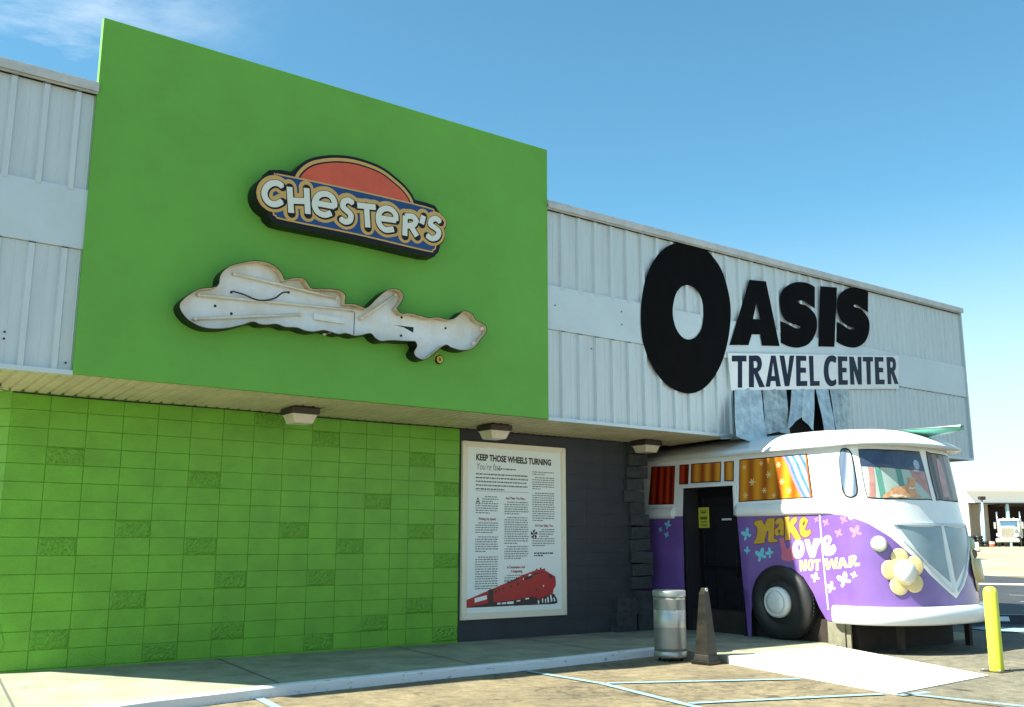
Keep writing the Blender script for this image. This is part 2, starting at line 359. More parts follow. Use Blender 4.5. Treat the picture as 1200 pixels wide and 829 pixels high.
def text(name, s, size, m, parent, mapf, at, off=0.0, sx=1.0, d=0.003, bold=0.0, shear=0.0, sz=1.0, thick=0.002, align='LEFT', rot=0.0, space=1.0):
    cu = bpy.data.curves.new(name, 'FONT'); cu.body = s; cu.size = size; cu.offset = bold; cu.shear = shear; cu.align_x = align; cu.resolution_u = 3; cu.space_character = space
    o = bpy.data.objects.new(name, cu); COL.objects.link(o); dg = bpy.context.evaluated_depsgraph_get()
    me = bpy.data.meshes.new_from_object(o.evaluated_get(dg)); bpy.data.objects.remove(o); bpy.data.curves.remove(cu)
    cr, sr = math.cos(rot), math.sin(rot)
    for v in me.vertices:
        x, y = v.co.x * sx, v.co.y * sz
        v.co = Vector(mapf(at[0] + x * cr - y * sr, at[1] + x * sr + y * cr, d))
    me.materials.clear(); me.update()
    return link(name, me, m, parent)
# outlines measured on the building front (x, z) and on the van skin (along, z)
F_purple_top = [(-1.935,1.932),(-1.316,1.918),(-0.69,1.904),(-0.319,1.908),(0.006,1.876),(0.073,1.825),(0.14,1.754),(0.241,1.568),(0.301,1.395),(0.353,1.245),(0.398,1.06),(0.448,0.897),(0.499,0.729)]
F_panelV = [(0.277,1.748),(0.497,1.733),(0.483,1.276),(0.485,1.008),(0.359,1.36)]
F_oval = [(-0.053,2.651),(-0.024,2.796),(0.027,2.827),(0.066,2.774),(0.082,2.663),(0.094,2.456),(0.101,2.239),(0.09,2.144),(0.057,2.11),(0.019,2.137),(0.0,2.223),(-0.033,2.442)]
F_shield = [(0.121,2.758),(0.14,2.799),(0.304,2.8),(0.461,2.801),(0.486,2.77),(0.491,2.151),(0.474,2.099),(0.304,2.091),(0.173,2.101),(0.146,2.154),(0.132,2.454)]
F_winA = [(-1.889,2.788),(-0.598,2.789),(-0.494,2.14),(-1.889,2.123)]
F_winB = [(-2.206,2.778),(-2.001,2.774),(-1.997,2.453),(-2.196,2.462)]
F_winC = [(-2.929,2.787),(-2.267,2.782),(-2.269,2.457),(-2.923,2.465)]
F_winD = [(-3.195,2.788),(-2.975,2.784),(-2.98,2.453),(-3.187,2.457)]
F_winE = [(-3.866,2.796),(-3.294,2.78),(-3.296,2.131),(-3.903,2.138)]
F_arch = [(-1.688,0.445),(-1.618,0.763),(-1.451,1.025),(-1.147,1.153),(-0.905,1.134),(-0.698,1.006),(-0.547,0.804),(-0.448,0.587),(-0.346,0.437)]
F_bf_c = [(-1.733,1.608),(-1.719,1.37),(-1.456,1.296),(-1.286,1.338),(-3.422,1.782),(-3.602,1.705),(-3.45,1.617)]
F_bf_w = [(-0.488,0.998),(-0.234,0.867),(-0.012,0.974),(0.043,1.051)]
F_bf_r = [(-0.28,1.768),(-0.072,1.616),(0.067,1.632),(0.005,1.805),(-0.439,1.813)]
ZK = [0.3, 0.6, 0.8, 1.0, 1.2, 1.4, 1.7, 2.05, 2.4, 2.8, 3.0]
LK = [0.875, 0.872, 0.846, 0.818, 0.793, 0.77, 0.724, 0.644, 0.578, 0.512, 0.512]
SG_CH = [[(2.382,5.616),(2.331,5.64),(2.261,5.628),(2.194,5.567),(2.168,5.485),(2.193,5.414),(2.253,5.375),(2.323,5.383),(2.391,5.432)],[(2.474,5.623),(2.51,5.32)],[(2.69,5.656),(2.721,5.35)],[(2.489,5.463),(2.704,5.5)],[(2.822,5.502),(3.061,5.51),(3.064,5.558),(3.026,5.622),(2.957,5.647),(2.869,5.621),(2.815,5.552),(2.804,5.467),(2.848,5.396),(2.939,5.376),(3.024,5.419)],[(3.311,5.606),(3.248,5.629),(3.187,5.595),(3.179,5.529),(3.238,5.488),(3.289,5.445),(3.276,5.374),(3.212,5.345),(3.15,5.373)],[(3.377,5.591),(3.621,5.618)],[(3.499,5.606),(3.525,5.34)],[(3.684,5.488),(3.921,5.506),(3.914,5.58),(3.857,5.63),(3.779,5.637),(3.703,5.592),(3.668,5.503),(3.691,5.403),(3.776,5.352),(3.893,5.385)],[(4.056,5.335),(4.054,5.589),(4.168,5.606),(4.22,5.56),(4.178,5.495),(4.087,5.467)],[(4.139,5.475),(4.231,5.361)],[(4.325,5.644),(4.302,5.541)],[(4.585,5.619),(4.518,5.652),(4.448,5.616),(4.432,5.554),(4.504,5.522),(4.564,5.481),(4.541,5.407),(4.46,5.367),(4.382,5.398)]]
SG_blue = [(2.246,5.677),(2.285,5.739),(2.369,5.769),(3.382,5.792),(4.374,5.79),(4.506,5.747),(4.547,5.662),(4.54,5.288),(4.49,5.21),(4.387,5.18),(3.402,5.209),(2.45,5.205),(2.321,5.231),(2.276,5.295)]
SG_arc = [(2.535,5.7),(2.573,5.817),(2.645,5.92),(2.752,6.011),(2.907,6.082),(3.089,6.137),(3.31,6.168),(3.55,6.158),(3.734,6.121),(3.897,6.044),(4.037,5.961),(4.141,5.856),(4.195,5.741)]
SG_blank = [(1.285,4.01),(1.314,4.083),(1.393,4.165),(1.508,4.244),(1.687,4.299),(1.715,4.428),(1.789,4.531),(1.928,4.609),(2.108,4.668),(2.257,4.676),(2.372,4.64),(2.442,4.577),(2.484,4.5),(2.607,4.548),(2.724,4.558),(2.786,4.493),(2.837,4.454),(2.986,4.477),(2.988,4.472),(3.109,4.487),(3.211,4.484),(3.276,4.426),(3.269,4.329),(3.403,4.348),(3.531,4.319),(3.594,4.347),(3.697,4.461),(3.824,4.579),(3.911,4.617),(4.022,4.62),(4.091,4.56),(4.049,4.454),(3.984,4.374),(4.052,4.324),(4.186,4.343),(4.323,4.332),(4.461,4.321),(4.6,4.351),(4.718,4.337),(4.837,4.363),(4.933,4.439),(5.005,4.491),(5.128,4.466),(5.19,4.391),(5.328,4.347),(5.366,4.257),(5.279,4.151),(5.194,4.036),(5.084,3.972),(4.939,3.948),(4.796,3.968),(4.724,3.99),(4.608,3.915),(4.517,3.834),(4.404,3.761),(4.29,3.778),(4.243,3.842),(4.286,3.927),(4.263,3.98),(4.084,3.962),(3.908,3.95),(3.779,3.924),(3.692,3.952),(3.626,4.002),(3.501,3.962),(3.397,3.944),(3.293,3.959),(3.191,3.936),(3.069,3.958),(3.109,3.945),(3.008,3.96),(2.87,3.923),(2.752,3.926),(2.655,3.947),(2.521,3.933),(2.406,3.954),(2.295,3.93),(2.203,3.927),(2.129,3.944),(2.005,3.891),(1.847,3.835),(1.691,3.805),(1.552,3.805),(1.413,3.855),(1.324,3.929)]
SG_tubes = [[(1.911,4.494),(3.191,4.404)],[(1.522,4.187),(3.435,4.285)],[(1.496,3.907),(2.74,4.135)],[(3.535,4.198),(4.003,4.559)]]
SG_ballast = [(2.906,4.172),(3.314,4.165),(3.31,4.097),(2.909,4.1)]
SG_wire = [(1.886,4.28),(2.023,4.261),(2.154,4.226),(2.265,4.228),(2.395,4.275),(2.487,4.354),(2.572,4.377)]
SG_tri = [(4.019,4.184),(4.301,4.192),(4.296,4.12),(4.154,4.172)]
SG_holes = [(1.911,4.033),(1.72,4.095),(1.897,4.282),(2.585,4.385),(4.121,4.297),(4.119,4.059),(4.782,4.243)]
SG_bulb = [(5.352,4.309),(5.219,4.081),(3.716,4.227),(3.525,4.181)]
SG_R = [(4.736,3.828)]
SG_O = [(9.43,6.325),(9.648,6.341),(9.891,6.304),(10.109,6.183),(10.3,6.002),(10.414,5.77),(10.484,5.495),(10.487,5.212),(10.421,4.886),(10.301,4.558),(10.125,4.263),(9.892,4.019),(9.645,3.871),(9.407,3.813),(9.155,3.833),(8.932,3.909),(8.736,4.052),(8.567,4.26),(8.453,4.505),(8.414,4.76),(8.418,5.022),(8.458,5.291),(8.547,5.571),(8.69,5.83),(8.88,6.05),(9.118,6.214)]
SG_Oh = [(9.444,5.594),(9.62,5.584),(9.76,5.474),(9.828,5.293),(9.819,5.119),(9.77,4.923),(9.642,4.77),(9.473,4.694),(9.309,4.717),(9.176,4.844),(9.115,5.037),(9.132,5.225),(9.2,5.405),(9.313,5.532)]
SG_A = [(11.01,5.937),(11.443,5.978),(11.724,4.861),(11.256,4.811),(11.217,5.003),(11.003,4.976),(10.905,4.777),(10.431,4.722)]
SG_Ah = [(11.17,5.565),(11.243,5.272),(11.052,5.252)]
SG_S1 = [(12.817,6.091),(12.779,5.684),(12.635,5.727),(12.539,5.761),(12.456,5.78),(12.346,5.768),(12.29,5.736),(12.378,5.709),(12.505,5.708),(12.63,5.667),(12.77,5.58),(12.821,5.456),(12.791,5.285),(12.691,5.13),(12.532,4.993),(12.345,4.919),(12.163,4.884),(11.952,4.888),(11.771,4.923),(11.777,5.313),(11.916,5.297),(12.089,5.263),(12.194,5.24),(12.321,5.259),(12.341,5.292),(12.235,5.306),(12.093,5.31),(11.937,5.347),(11.824,5.458),(11.794,5.616),(11.814,5.781),(11.913,5.913),(12.081,6.022),(12.303,6.105),(12.524,6.134),(12.708,6.122)]
SG_I = [(12.979,6.136),(13.488,6.19),(13.294,5.036),(12.826,4.986)]
SG_S2 = [(14.478,6.252),(14.423,5.846),(14.284,5.886),(14.167,5.935),(14.046,5.942),(13.963,5.92),(13.98,5.892),(14.161,5.884),(14.298,5.833),(14.422,5.724),(14.449,5.602),(14.406,5.446),(14.298,5.283),(14.121,5.162),(13.914,5.095),(13.714,5.084),(13.521,5.102),(13.363,5.143),(13.417,5.525),(13.542,5.5),(13.714,5.45),(13.831,5.433),(13.933,5.454),(13.936,5.484),(13.797,5.485),(13.642,5.519),(13.515,5.611),(13.456,5.762),(13.474,5.936),(13.583,6.089),(13.794,6.213),(14.043,6.285),(14.29,6.307)]
SG_TCboard = [(10.359,4.576),(12.833,4.836),(15.323,5.1),(15.237,4.436),(12.795,4.201),(10.405,3.956)]
SG_TC = [[(10.452,4.541),(10.815,4.583),(10.809,4.483),(10.699,4.471),(10.67,4.024),(10.566,4.014),(10.594,4.459),(10.446,4.442)],[(10.88,4.59),(11.11,4.617),(11.188,4.569),(11.201,4.48),(11.163,4.386),(11.09,4.332),(11.25,4.091),(11.11,4.073),(10.985,4.303),(10.968,4.06),(10.843,4.048)],[(11.456,4.656),(11.575,4.67),(11.673,4.142),(11.553,4.128),(11.541,4.223),(11.414,4.21),(11.383,4.109),(11.273,4.096)],[(11.684,4.683),(11.81,4.697),(11.871,4.355),(11.961,4.714),(12.085,4.729),(11.904,4.169),(11.782,4.155)],[(12.135,4.734),(12.421,4.762),(12.413,4.672),(12.253,4.654),(12.242,4.532),(12.393,4.543),(12.385,4.454),(12.234,4.438),(12.221,4.29),(12.41,4.309),(12.402,4.22),(12.101,4.188)],[(12.498,4.771),(12.622,4.785),(12.597,4.327),(12.765,4.344),(12.757,4.257),(12.487,4.228)],[(13.307,4.83),(13.27,4.726),(13.183,4.744),(13.107,4.73),(13.06,4.656),(13.04,4.544),(13.056,4.436),(13.104,4.386),(13.175,4.393),(13.253,4.428),(13.253,4.337),(13.151,4.289),(13.041,4.284),(12.951,4.343),(12.906,4.461),(12.915,4.599),(12.962,4.727),(13.049,4.817),(13.15,4.854),(13.243,4.856)],[(13.351,4.863),(13.638,4.89),(13.629,4.802),(13.469,4.784),(13.461,4.663),(13.593,4.671),(13.584,4.587),(13.456,4.573),(13.45,4.428),(13.605,4.444),(13.596,4.356),(13.319,4.327)],[(13.698,4.894),(13.833,4.909),(13.943,4.638),(13.965,4.921),(14.078,4.934),(14.037,4.402),(13.92,4.391),(13.807,4.666),(13.803,4.379),(13.683,4.368)],[(14.131,4.94),(14.453,4.974),(14.443,4.886),(14.36,4.877),(14.323,4.432),(14.203,4.421),(14.226,4.862),(14.12,4.851)],[(14.507,4.98),(14.797,5.011),(14.787,4.922),(14.628,4.904),(14.619,4.787),(14.762,4.797),(14.751,4.708),(14.618,4.694),(14.615,4.553),(14.783,4.57),(14.772,4.479),(14.478,4.45)],[(14.902,5.022),(15.114,5.044),(15.193,4.996),(15.201,4.903),(15.17,4.811),(15.119,4.77),(15.239,4.53),(15.112,4.518),(15.011,4.741),(15.001,4.504),(14.881,4.492)]]
SG_TCh = [[(10.988,4.508),(11.057,4.515),(11.086,4.485),(11.082,4.433),(11.049,4.399),(10.988,4.392)],[(11.499,4.552),(11.532,4.308),(11.44,4.298)],[(15.017,4.947),(15.078,4.954),(15.103,4.916),(15.086,4.861),(15.052,4.834),(15.007,4.829)]]
V_make = [[(-1.578,1.766),(-1.56,1.818),(-1.424,1.841),(-1.404,1.779),(-1.378,1.763),(-1.321,1.851),(-1.199,1.86),(-1.193,1.808),(-1.21,1.553),(-1.144,1.536),(-1.151,1.508),(-1.296,1.502),(-1.324,1.537),(-1.308,1.657),(-1.334,1.673),(-1.388,1.537),(-1.374,1.505),(-1.44,1.489),(-1.582,1.481),(-1.59,1.513),(-1.547,1.554),(-1.52,1.716)],[(-1.184,1.792),(-1.138,1.85),(-1.058,1.857),(-1.026,1.789),(-1.026,1.607),(-1.073,1.596),(-1.103,1.619),(-1.157,1.59),(-1.193,1.64),(-1.175,1.704),(-1.121,1.727),(-1.12,1.775),(-1.166,1.763)],[(-1.012,1.872),(-0.925,1.875),(-0.924,1.764),(-0.881,1.834),(-0.802,1.872),(-0.784,1.817),(-0.85,1.747),(-0.788,1.668),(-0.714,1.551),(-0.81,1.536),(-0.885,1.638),(-0.915,1.646),(-0.909,1.536),(-1.0,1.533),(-0.999,1.726)],[(-0.739,1.691),(-0.73,1.816),(-0.658,1.864),(-0.587,1.813),(-0.633,1.721),(-0.653,1.682),(-0.606,1.666),(-0.553,1.689),(-0.555,1.62),(-0.637,1.574),(-0.713,1.605)]]
V_make_h = [[(-1.126,1.679),(-1.091,1.695),(-1.088,1.647),(-1.122,1.638)],[(-0.687,1.768),(-0.65,1.817),(-0.638,1.775),(-0.677,1.729)]]
V_l = [[(-1.114,1.552),(-1.024,1.574),(-1.01,1.489),(-0.983,1.41),(-0.935,1.42),(-0.905,1.458),(-0.866,1.38),(-0.851,1.256),(-0.926,1.227),(-1.039,1.238),(-1.084,1.281),(-1.066,1.363)]]
V_ove = [[(-0.852,1.489),(-0.791,1.532),(-0.709,1.526),(-0.665,1.443),(-0.682,1.327),(-0.76,1.269),(-0.84,1.29),(-0.87,1.38)],[(-0.657,1.535),(-0.576,1.544),(-0.529,1.425),(-0.497,1.55),(-0.4,1.557),(-0.376,1.516),(-0.442,1.413),(-0.482,1.294),(-0.565,1.282),(-0.61,1.381)],[(-0.355,1.459),(-0.334,1.557),(-0.247,1.602),(-0.186,1.549),(-0.22,1.481),(-0.243,1.459),(-0.216,1.447),(-0.156,1.477),(-0.122,1.407),(-0.166,1.339),(-0.256,1.312),(-0.337,1.345)]]
V_ove_h = [[(-0.78,1.458),(-0.741,1.47),(-0.731,1.404),(-0.77,1.373)],[(-0.299,1.512),(-0.254,1.561),(-0.237,1.534),(-0.274,1.486)]]
V_not = [[(-0.761,1.245),(-0.71,1.25),(-0.683,1.174),(-0.672,1.252),(-0.622,1.256),(-0.642,1.098),(-0.693,1.093),(-0.712,1.166),(-0.722,1.089),(-0.75,1.088)],[(-0.609,1.228),(-0.577,1.259),(-0.521,1.26),(-0.501,1.222),(-0.513,1.139),(-0.543,1.102),(-0.593,1.101),(-0.617,1.137)],[(-0.499,1.257),(-0.391,1.268),(-0.394,1.229),(-0.427,1.225),(-0.43,1.107),(-0.478,1.103),(-0.468,1.221),(-0.499,1.218)],[(-0.325,1.275),(-0.267,1.281),(-0.254,1.189),(-0.222,1.271),(-0.186,1.273),(-0.167,1.198),(-0.144,1.287),(-0.096,1.292),(-0.128,1.139),(-0.182,1.131),(-0.206,1.204),(-0.243,1.123),(-0.294,1.118)],[(-0.061,1.284),(0.0,1.293),(0.019,1.158),(0.003,1.149),(-0.006,1.178),(-0.045,1.175),(-0.057,1.139),(-0.118,1.135)],[(0.023,1.309),(0.051,1.33),(0.064,1.306),(0.057,1.254),(0.05,1.24),(0.063,1.218),(0.077,1.223),(0.076,1.185),(0.052,1.174),(0.041,1.217),(0.036,1.166),(0.019,1.156)]]
V_not_h = [[(-0.574,1.221),(-0.545,1.225),(-0.546,1.146),(-0.576,1.141)],[(-0.042,1.215),(-0.026,1.252),(-0.011,1.218)],[(0.037,1.283),(0.047,1.289),(0.045,1.263),(0.037,1.257)]]
V_cat = [[(0.233,2.114),(0.244,2.159),(0.27,2.191),(0.289,2.24),(0.309,2.265),(0.34,2.275),(0.369,2.302),(0.385,2.328),(0.386,2.376),(0.378,2.408),(0.392,2.396),(0.411,2.402),(0.426,2.414),(0.424,2.373),(0.423,2.324),(0.414,2.274),(0.415,2.218),(0.422,2.171),(0.437,2.14),(0.43,2.123),(0.403,2.124),(0.377,2.131),(0.357,2.114),(0.322,2.123),(0.298,2.11),(0.276,2.131),(0.26,2.115),(0.244,2.108)]]
V_collar = [[(0.382,2.271),(0.396,2.256),(0.414,2.274),(0.41,2.25),(0.396,2.235),(0.381,2.247)]]
V_belly = [[(0.276,2.144),(0.301,2.161),(0.337,2.155),(0.359,2.141),(0.358,2.123),(0.323,2.131),(0.299,2.12)]]
# ------------------------------------------------------------------ ground and paving (the setting)
def ground_z(x, y):
    d = (Vector((x, y)) - CP.xy).length
    return 0.0 if d < 55 else min(1.25, (d - 55) / 50 * 1.25) if d < 105 else 1.25
def ground():
    V = []; Fs = []; xs = [-900, -300, -100, -40, -15, -5, 0, 5, 10, 15, 22, 30, 38, 46, 55, 65, 75, 85, 95, 110, 130, 160, 300, 900, 1600]
    ys = [-900, -300, -100, -50, -25, -12, -6, -3, 0, 4, 8, 14, 20, 28, 36, 44, 52, 60, 70, 80, 100, 150, 300, 900, 1600]
    for x in xs:
        for y in ys: V.append((x, y, ground_z(x, y)))
    n = len(ys)
    for i in range(len(xs) - 1):
        for j in range(n - 1): Fs.append((i * n + j, (i + 1) * n + j, (i + 1) * n + j + 1, i * n + j + 1))
    me = bpy.data.meshes.new('ground'); me.from_pydata(V, [], Fs); me.update()
    for p in me.polygons: p.use_smooth = True
    o = link('ground', me, [M['asphalt'], M['far_lot']]); tag(o, 'worn brown grey asphalt ground of the car park', kind='structure')
    for p in me.polygons:
        if (p.center.xy - CP.xy).length > 50: p.material_index = 1
ground()
HF = Vector((CH.x, CH.y)).normalized(); RF = Vector((CR.x, CR.y)).normalized()
def at(d, a): p = CP.xy + HF * d + RF * a; return (p.x, p.y)
def slabs(name, poly, z0, z1, m, label=None, kind='structure'):
    o = MB().prism(poly, z0, z1).build(name, m); tag(o, label, kind=kind); return o
def decal(name, polys, z, m, label, kind='structure'):
    b = MB()
    for p in polys: b.add([(x, y, z) for x, y in p], [tuple(range(len(p)))])
    return tag(b.build(name, m, recalc=False), label, kind=kind)
# freshly sealed dark lot to the right, far lot, grass
slabs('dark_asphalt', [(15.9, -0.6), (16.4, -2.4), (20.0, -8), (34, -2), (45, 14.8), (60, 30), (30, 22), (16.5, 12)], -0.3, 0.016, M['fresh'], 'dark freshly sealed asphalt beyond the van')
decal('pale_paving', [[at(38.0, 16.0), at(39.5, 16.0), at(36.2, 24.0), at(33.6, 24.0)]], 0.021, M['slab'], 'bright strip of pale paving in the dark asphalt')
st = []
for d0, a0, d1, a1 in ((29.6, 14.6, 27.6, 18.0), (26.2, 13.2, 26.2, 16.5), (24.4, 12.3, 24.2, 15.5), (22.6, 11.4, 22.9, 14.6), (20.6, 10.3, 20.9, 13.6)):
    p = Vector(at(d0, a0)); q = Vector(at(d1, a1)); n = (q - p).normalized(); n = Vector((-n.y, n.x)) * 0.06
    st.append([tuple(p + n), tuple(q + n), tuple(q - n), tuple(p - n)])
decal('thin_white_line', st, 0.021, M['wstripe'], 'thin white parking lines on the dark asphalt')
decal('blue_paint_patch', [[(14.9, -1.75), (16.0, -2.4), (15.9, -0.95), (15.2, -1.1)]], 0.021, M['stripe'], 'pale blue painted corner on the ground beyond the bollard')
decal('grass_verge', [[at(98, 44), at(98, 75), at(106, 80), at(106, 46)]], 1.262, M['grass'], 'strip of short grass before the far workshop', kind='stuff')
# sidewalk: concrete, joints, painted kerb
CURB = [(-14, -2.6), (-2, -2.0), (0.2, -1.62), (1.0, -1.42), (2.42, -1.20), (4.0, -1.10), (5.7, -1.04), (7.82, -0.84)]
walk = [(x, y + 0.12) for x, y in CURB] + [(7.82, 2.6), (-14, 2.6)]
SW = 0.10
slabs('sidewalk', walk, -0.2, SW, M['concrete'], 'grey concrete sidewalk along the green wall')
b = MB()
for i in range(len(CURB) - 1):
    (x0, y0), (x1, y1) = CURB[i], CURB[i + 1]
    k = max(1, int((x1 - x0) / 0.35))
    for j in range(k):
        a, c = j / k, (j + 1) / k
        p = (x0 + (x1 - x0) * a, y0 + (y1 - y0) * a); q = (x0 + (x1 - x0) * c, y0 + (y1 - y0) * c)
        o1 = 0.006 * math.sin(7.1 * p[0]); o2 = 0.006 * math.sin(7.1 * q[0])
        vs = [(p[0], p[1] + o1, -0.1), (q[0], q[1] + o2, -0.1), (q[0], q[1] + o2, SW - 0.012), (p[0], p[1] + o1, SW - 0.012),
              (q[0], q[1] + 0.02, SW + 0.003), (p[0], p[1] + 0.02, SW + 0.003), (q[0], q[1] + 0.125, SW + 0.003), (p[0], p[1] + 0.125, SW + 0.003)]
        b.add(vs, [(0, 1, 2, 3), (3, 2, 4, 5), (5, 4, 6, 7)])
tag(b.build('painted_kerb', M['curbpaint'], recalc=False), 'kerb edge with chipped white paint', kind='structure')
jt = []
for (x0, y0), (x1, y1) in (((2.53, 1.40), (2.27, -1.06)), ((5.0, 1.40), (4.72, -0.95)), ((7.1, 1.4), (6.95, -0.8)), ((0.1, 1.3), (-0.2, -1.5))):
    jt.append([(x0 - .012, y0), (x0 + .012, y0), (x1 + .012, y1), (x1 - .012, y1)])
decal('sidewalk_joint', jt, SW + 0.004, M['joint'], 'dark joints across the sidewalk')
slabs('entrance_landing', [(7.824, 2.6), (7.824, -0.6), (7.86, -1.98), (10.05, -2.02), (13.4, -2.0), (13.4, 2.6)], -0.2, SW - 0.002, M['concrete'], 'concrete landing in front of the van door')
b = MB(); rv = [(7.84, -1.984, SW), (9.98, -2.024, SW), (9.32, -4.56, 0.016), (7.22, -4.74, 0.016), (7.84, -1.984, -.2), (9.98, -2.024, -.2), (9.32, -4.56, -.2), (7.22, -4.74, -.2)]
b.add(rv, [(0, 1, 2, 3), (0, 3, 7, 4), (1, 5, 6, 2), (3, 2, 6, 7)])
tag(b.build('ramp', M['slab']), 'bright pale concrete ramp sloping down from the landing', kind='structure')
def line(p, q, w=0.09):
    p, q = Vector(p), Vector(q); n = (q - p).normalized(); n = Vector((-n.y, n.x)) * w / 2
    return [tuple(p + n), tuple(q + n), tuple(q - n), tuple(p - n)]
decal('parking_line', [line((5.32, -1.08), (5.34, -2.44)), line((5.34, -2.44), (5.05, -3.93)), line((5.05, -3.93), (4.8, -5.4)), line((5.40, -2.47), (7.36, -3.46)), line((5.12, -3.93), (7.12, -4.66)),
      line((7.3, -4.78), (7.55, -6.2)), line((1.98, -1.24), (1.80, -2.6)), line((7.16, -4.80), (7.6, -4.86))], 0.011, M['stripe'], 'worn pale blue parking bay lines')
decal('newer_asphalt', [[(9.99, -2.03), (13.38, -2.03), (13.41, 2.0), (16.4, 2.6), (70, 2.6), (70, -30), (7.9, -30), (7.30, -4.745), (9.325, -4.57)]], 0.007, M['grey_asphalt'], 'greyer asphalt to the right of the ramp')

# ------------------------------------------------------------------ building
B = thing('travel_center', 'long white metal clad travel center building with a green block wall under its overhang', 'building')
ZS, ZT, WY = 3.19, 6.40, 1.40
def chamf(d, n):                # point on the chamfer facade: along its run d, set back n
    u = Vector((-0.515, 0.857)); return u * d
K = (-0.88, 0.0); KE = (K[0] - 0.515 * 9, 0.857 * 9)
W0 = (0.0, WY); WE = (W0[0] - 0.515 * 9, WY + 0.857 * 9)
# block wall: every block has its own face, mortar sheet behind
MB().box(0.004, 6.012, WY + 0.006, WY + 0.2, 0, ZS + .25).build('mortar_sheet', M['mortar'], B)
cols = [0, 1, 2, 3, 4, 5, 6, 7, 8, 9, 10, 11, 12, 12.7, 13.75, 14.8]
ztop = 3.1666
rough = {(1, 3), (5, 4), (3, 7), (1, 8), (5, 8), (6, 10), (3, 11), (6, 13), (1, 13), (4, 14), (7, 0), (9, 1), (13, 2), (14, 4), (11, 5), (8, 7), (13, 7), (10, 8), (14, 9), (9, 10), (13, 12), (11, 13), (9, 14), (14, 14)}
b = MB(); rb = MB()
for r in range(-1, 16):
    z1 = ztop - r * .2032; z0 = max(z1 - .2032, 0.02)
    if z1 <= 0.03: continue
    for c in range(15):
        x0 = cols[c] * .4064; x1 = cols[c + 1] * .4064; g = .0012 + .0010 * random.random(); e = .003
        yy = WY - random.uniform(0, .003); tl = random.uniform(-.0012, .0012)
        if (c, r) in rough:
            nx, nz = 18, 9; vs = []
            for i in range(nx + 1):
                for j in range(nz + 1):
                    ed = i in (0, nx) or j in (0, nz)
                    vs.append((x0 + g + (x1 - x0 - 2 * g) * i / nx, (WY + .004) if ed else WY - .001 - random.random() * .012, z0 + g + (z1 - z0 - 2 * g) * j / nz))
            rb = MB(); rb.add(vs, [(i * (nz + 1) + j, (i + 1) * (nz + 1) + j, (i + 1) * (nz + 1) + j + 1, i * (nz + 1) + j + 1) for i in range(nx) for j in range(nz)]); rb.build('split_face_block', M['green_split'], B, recalc=False)
            continue
        vs = [(x0 + g, WY + .0045, z0 + g), (x1 - g, WY + .0045, z0 + g), (x1 - g, WY + .0045, z1 - g), (x0 + g, WY + .0045, z1 - g),
              (x0 + g + e, yy + tl, z0 + g + e), (x1 - g - e, yy - tl, z0 + g + e), (x1 - g - e, yy - tl, z1 - g - e), (x0 + g + e, yy + tl, z1 - g - e)]
        b.add(vs, [(4, 5, 6, 7), (0, 1, 5, 4), (1, 2, 6, 5), (2, 3, 7, 6), (3, 0, 4, 7)])
bw = b.build('block_wall', M['green_block'], B); bw['label'] = 'green painted stack bond block wall'
# chamfered continuation to the left
u = Vector((-0.515, 0.857)); nrm = Vector((-0.857, -0.515))
b = MB(); 
for r in range(-1, 16):
    z1 = ztop - r * .2032; z0 = max(z1 - .2032, 0.02)
    if z1 <= 0.03: continue
    for c in range(20):
        a0 = c * .4064 + .003; a1 = (c + 1) * .4064 - .003
        p0 = Vector(W0) + u * a0; p1 = Vector(W0) + u * a1; q0 = p0 - nrm * .15; q1 = p1 - nrm * .15
        b.prism([(p0.x, p0.y), (p1.x, p1.y), (q1.x, q1.y), (q0.x, q0.y)], z0 + .003, z1 - .003)
b.build('side_wall', M['green_block'], B)
MB().tube([(0.03, WY - 0.004, 0.12), (0.16, WY - 0.004, 0.40), (0.10, WY - 0.004, 0.62)], 0.003, 5).build('wall_crack', M['mortar'], B)
# dark wall from the green wall to the broken edge, and to the right of the van
b = MB()
for r in range(-1, 16):
    z1 = ztop - r * .2032; z0 = max(z1 - .2032, 0.02)
    if z1 <= 0.03: continue
    for c in range(9):
        x0 = 6.02 + c * .4064; x1 = min(x0 + .4064, 9.42)
        if x1 <= x0 + .02: continue
        b.box(x0 + .001, x1 - .001, WY + random.uniform(0, .002), WY + .2, z0 + .001, z1 - .001)
dw = b.build('dark_wall', M['charcoal'], B); dw['label'] = 'charcoal painted wall behind the poster'
MB().box(13.3, 17.5, WY, WY + .2, 0, ZS + .2).build('end_wall', M['charcoal'], B)
MB().box(17.3, 17.5, WY + .2, 14, 0, ZS + .2).build('gable_wall', M['charcoal'], B)
MB().box(9.0, 13.5, 2.75, 2.9, 0, 6.1).build('inner_wall', M['dark'], B)
MB().box(9.30, 9.42, WY + .2, 2.75, 0, ZS + .2).build('inner_return', M['dark'], B)
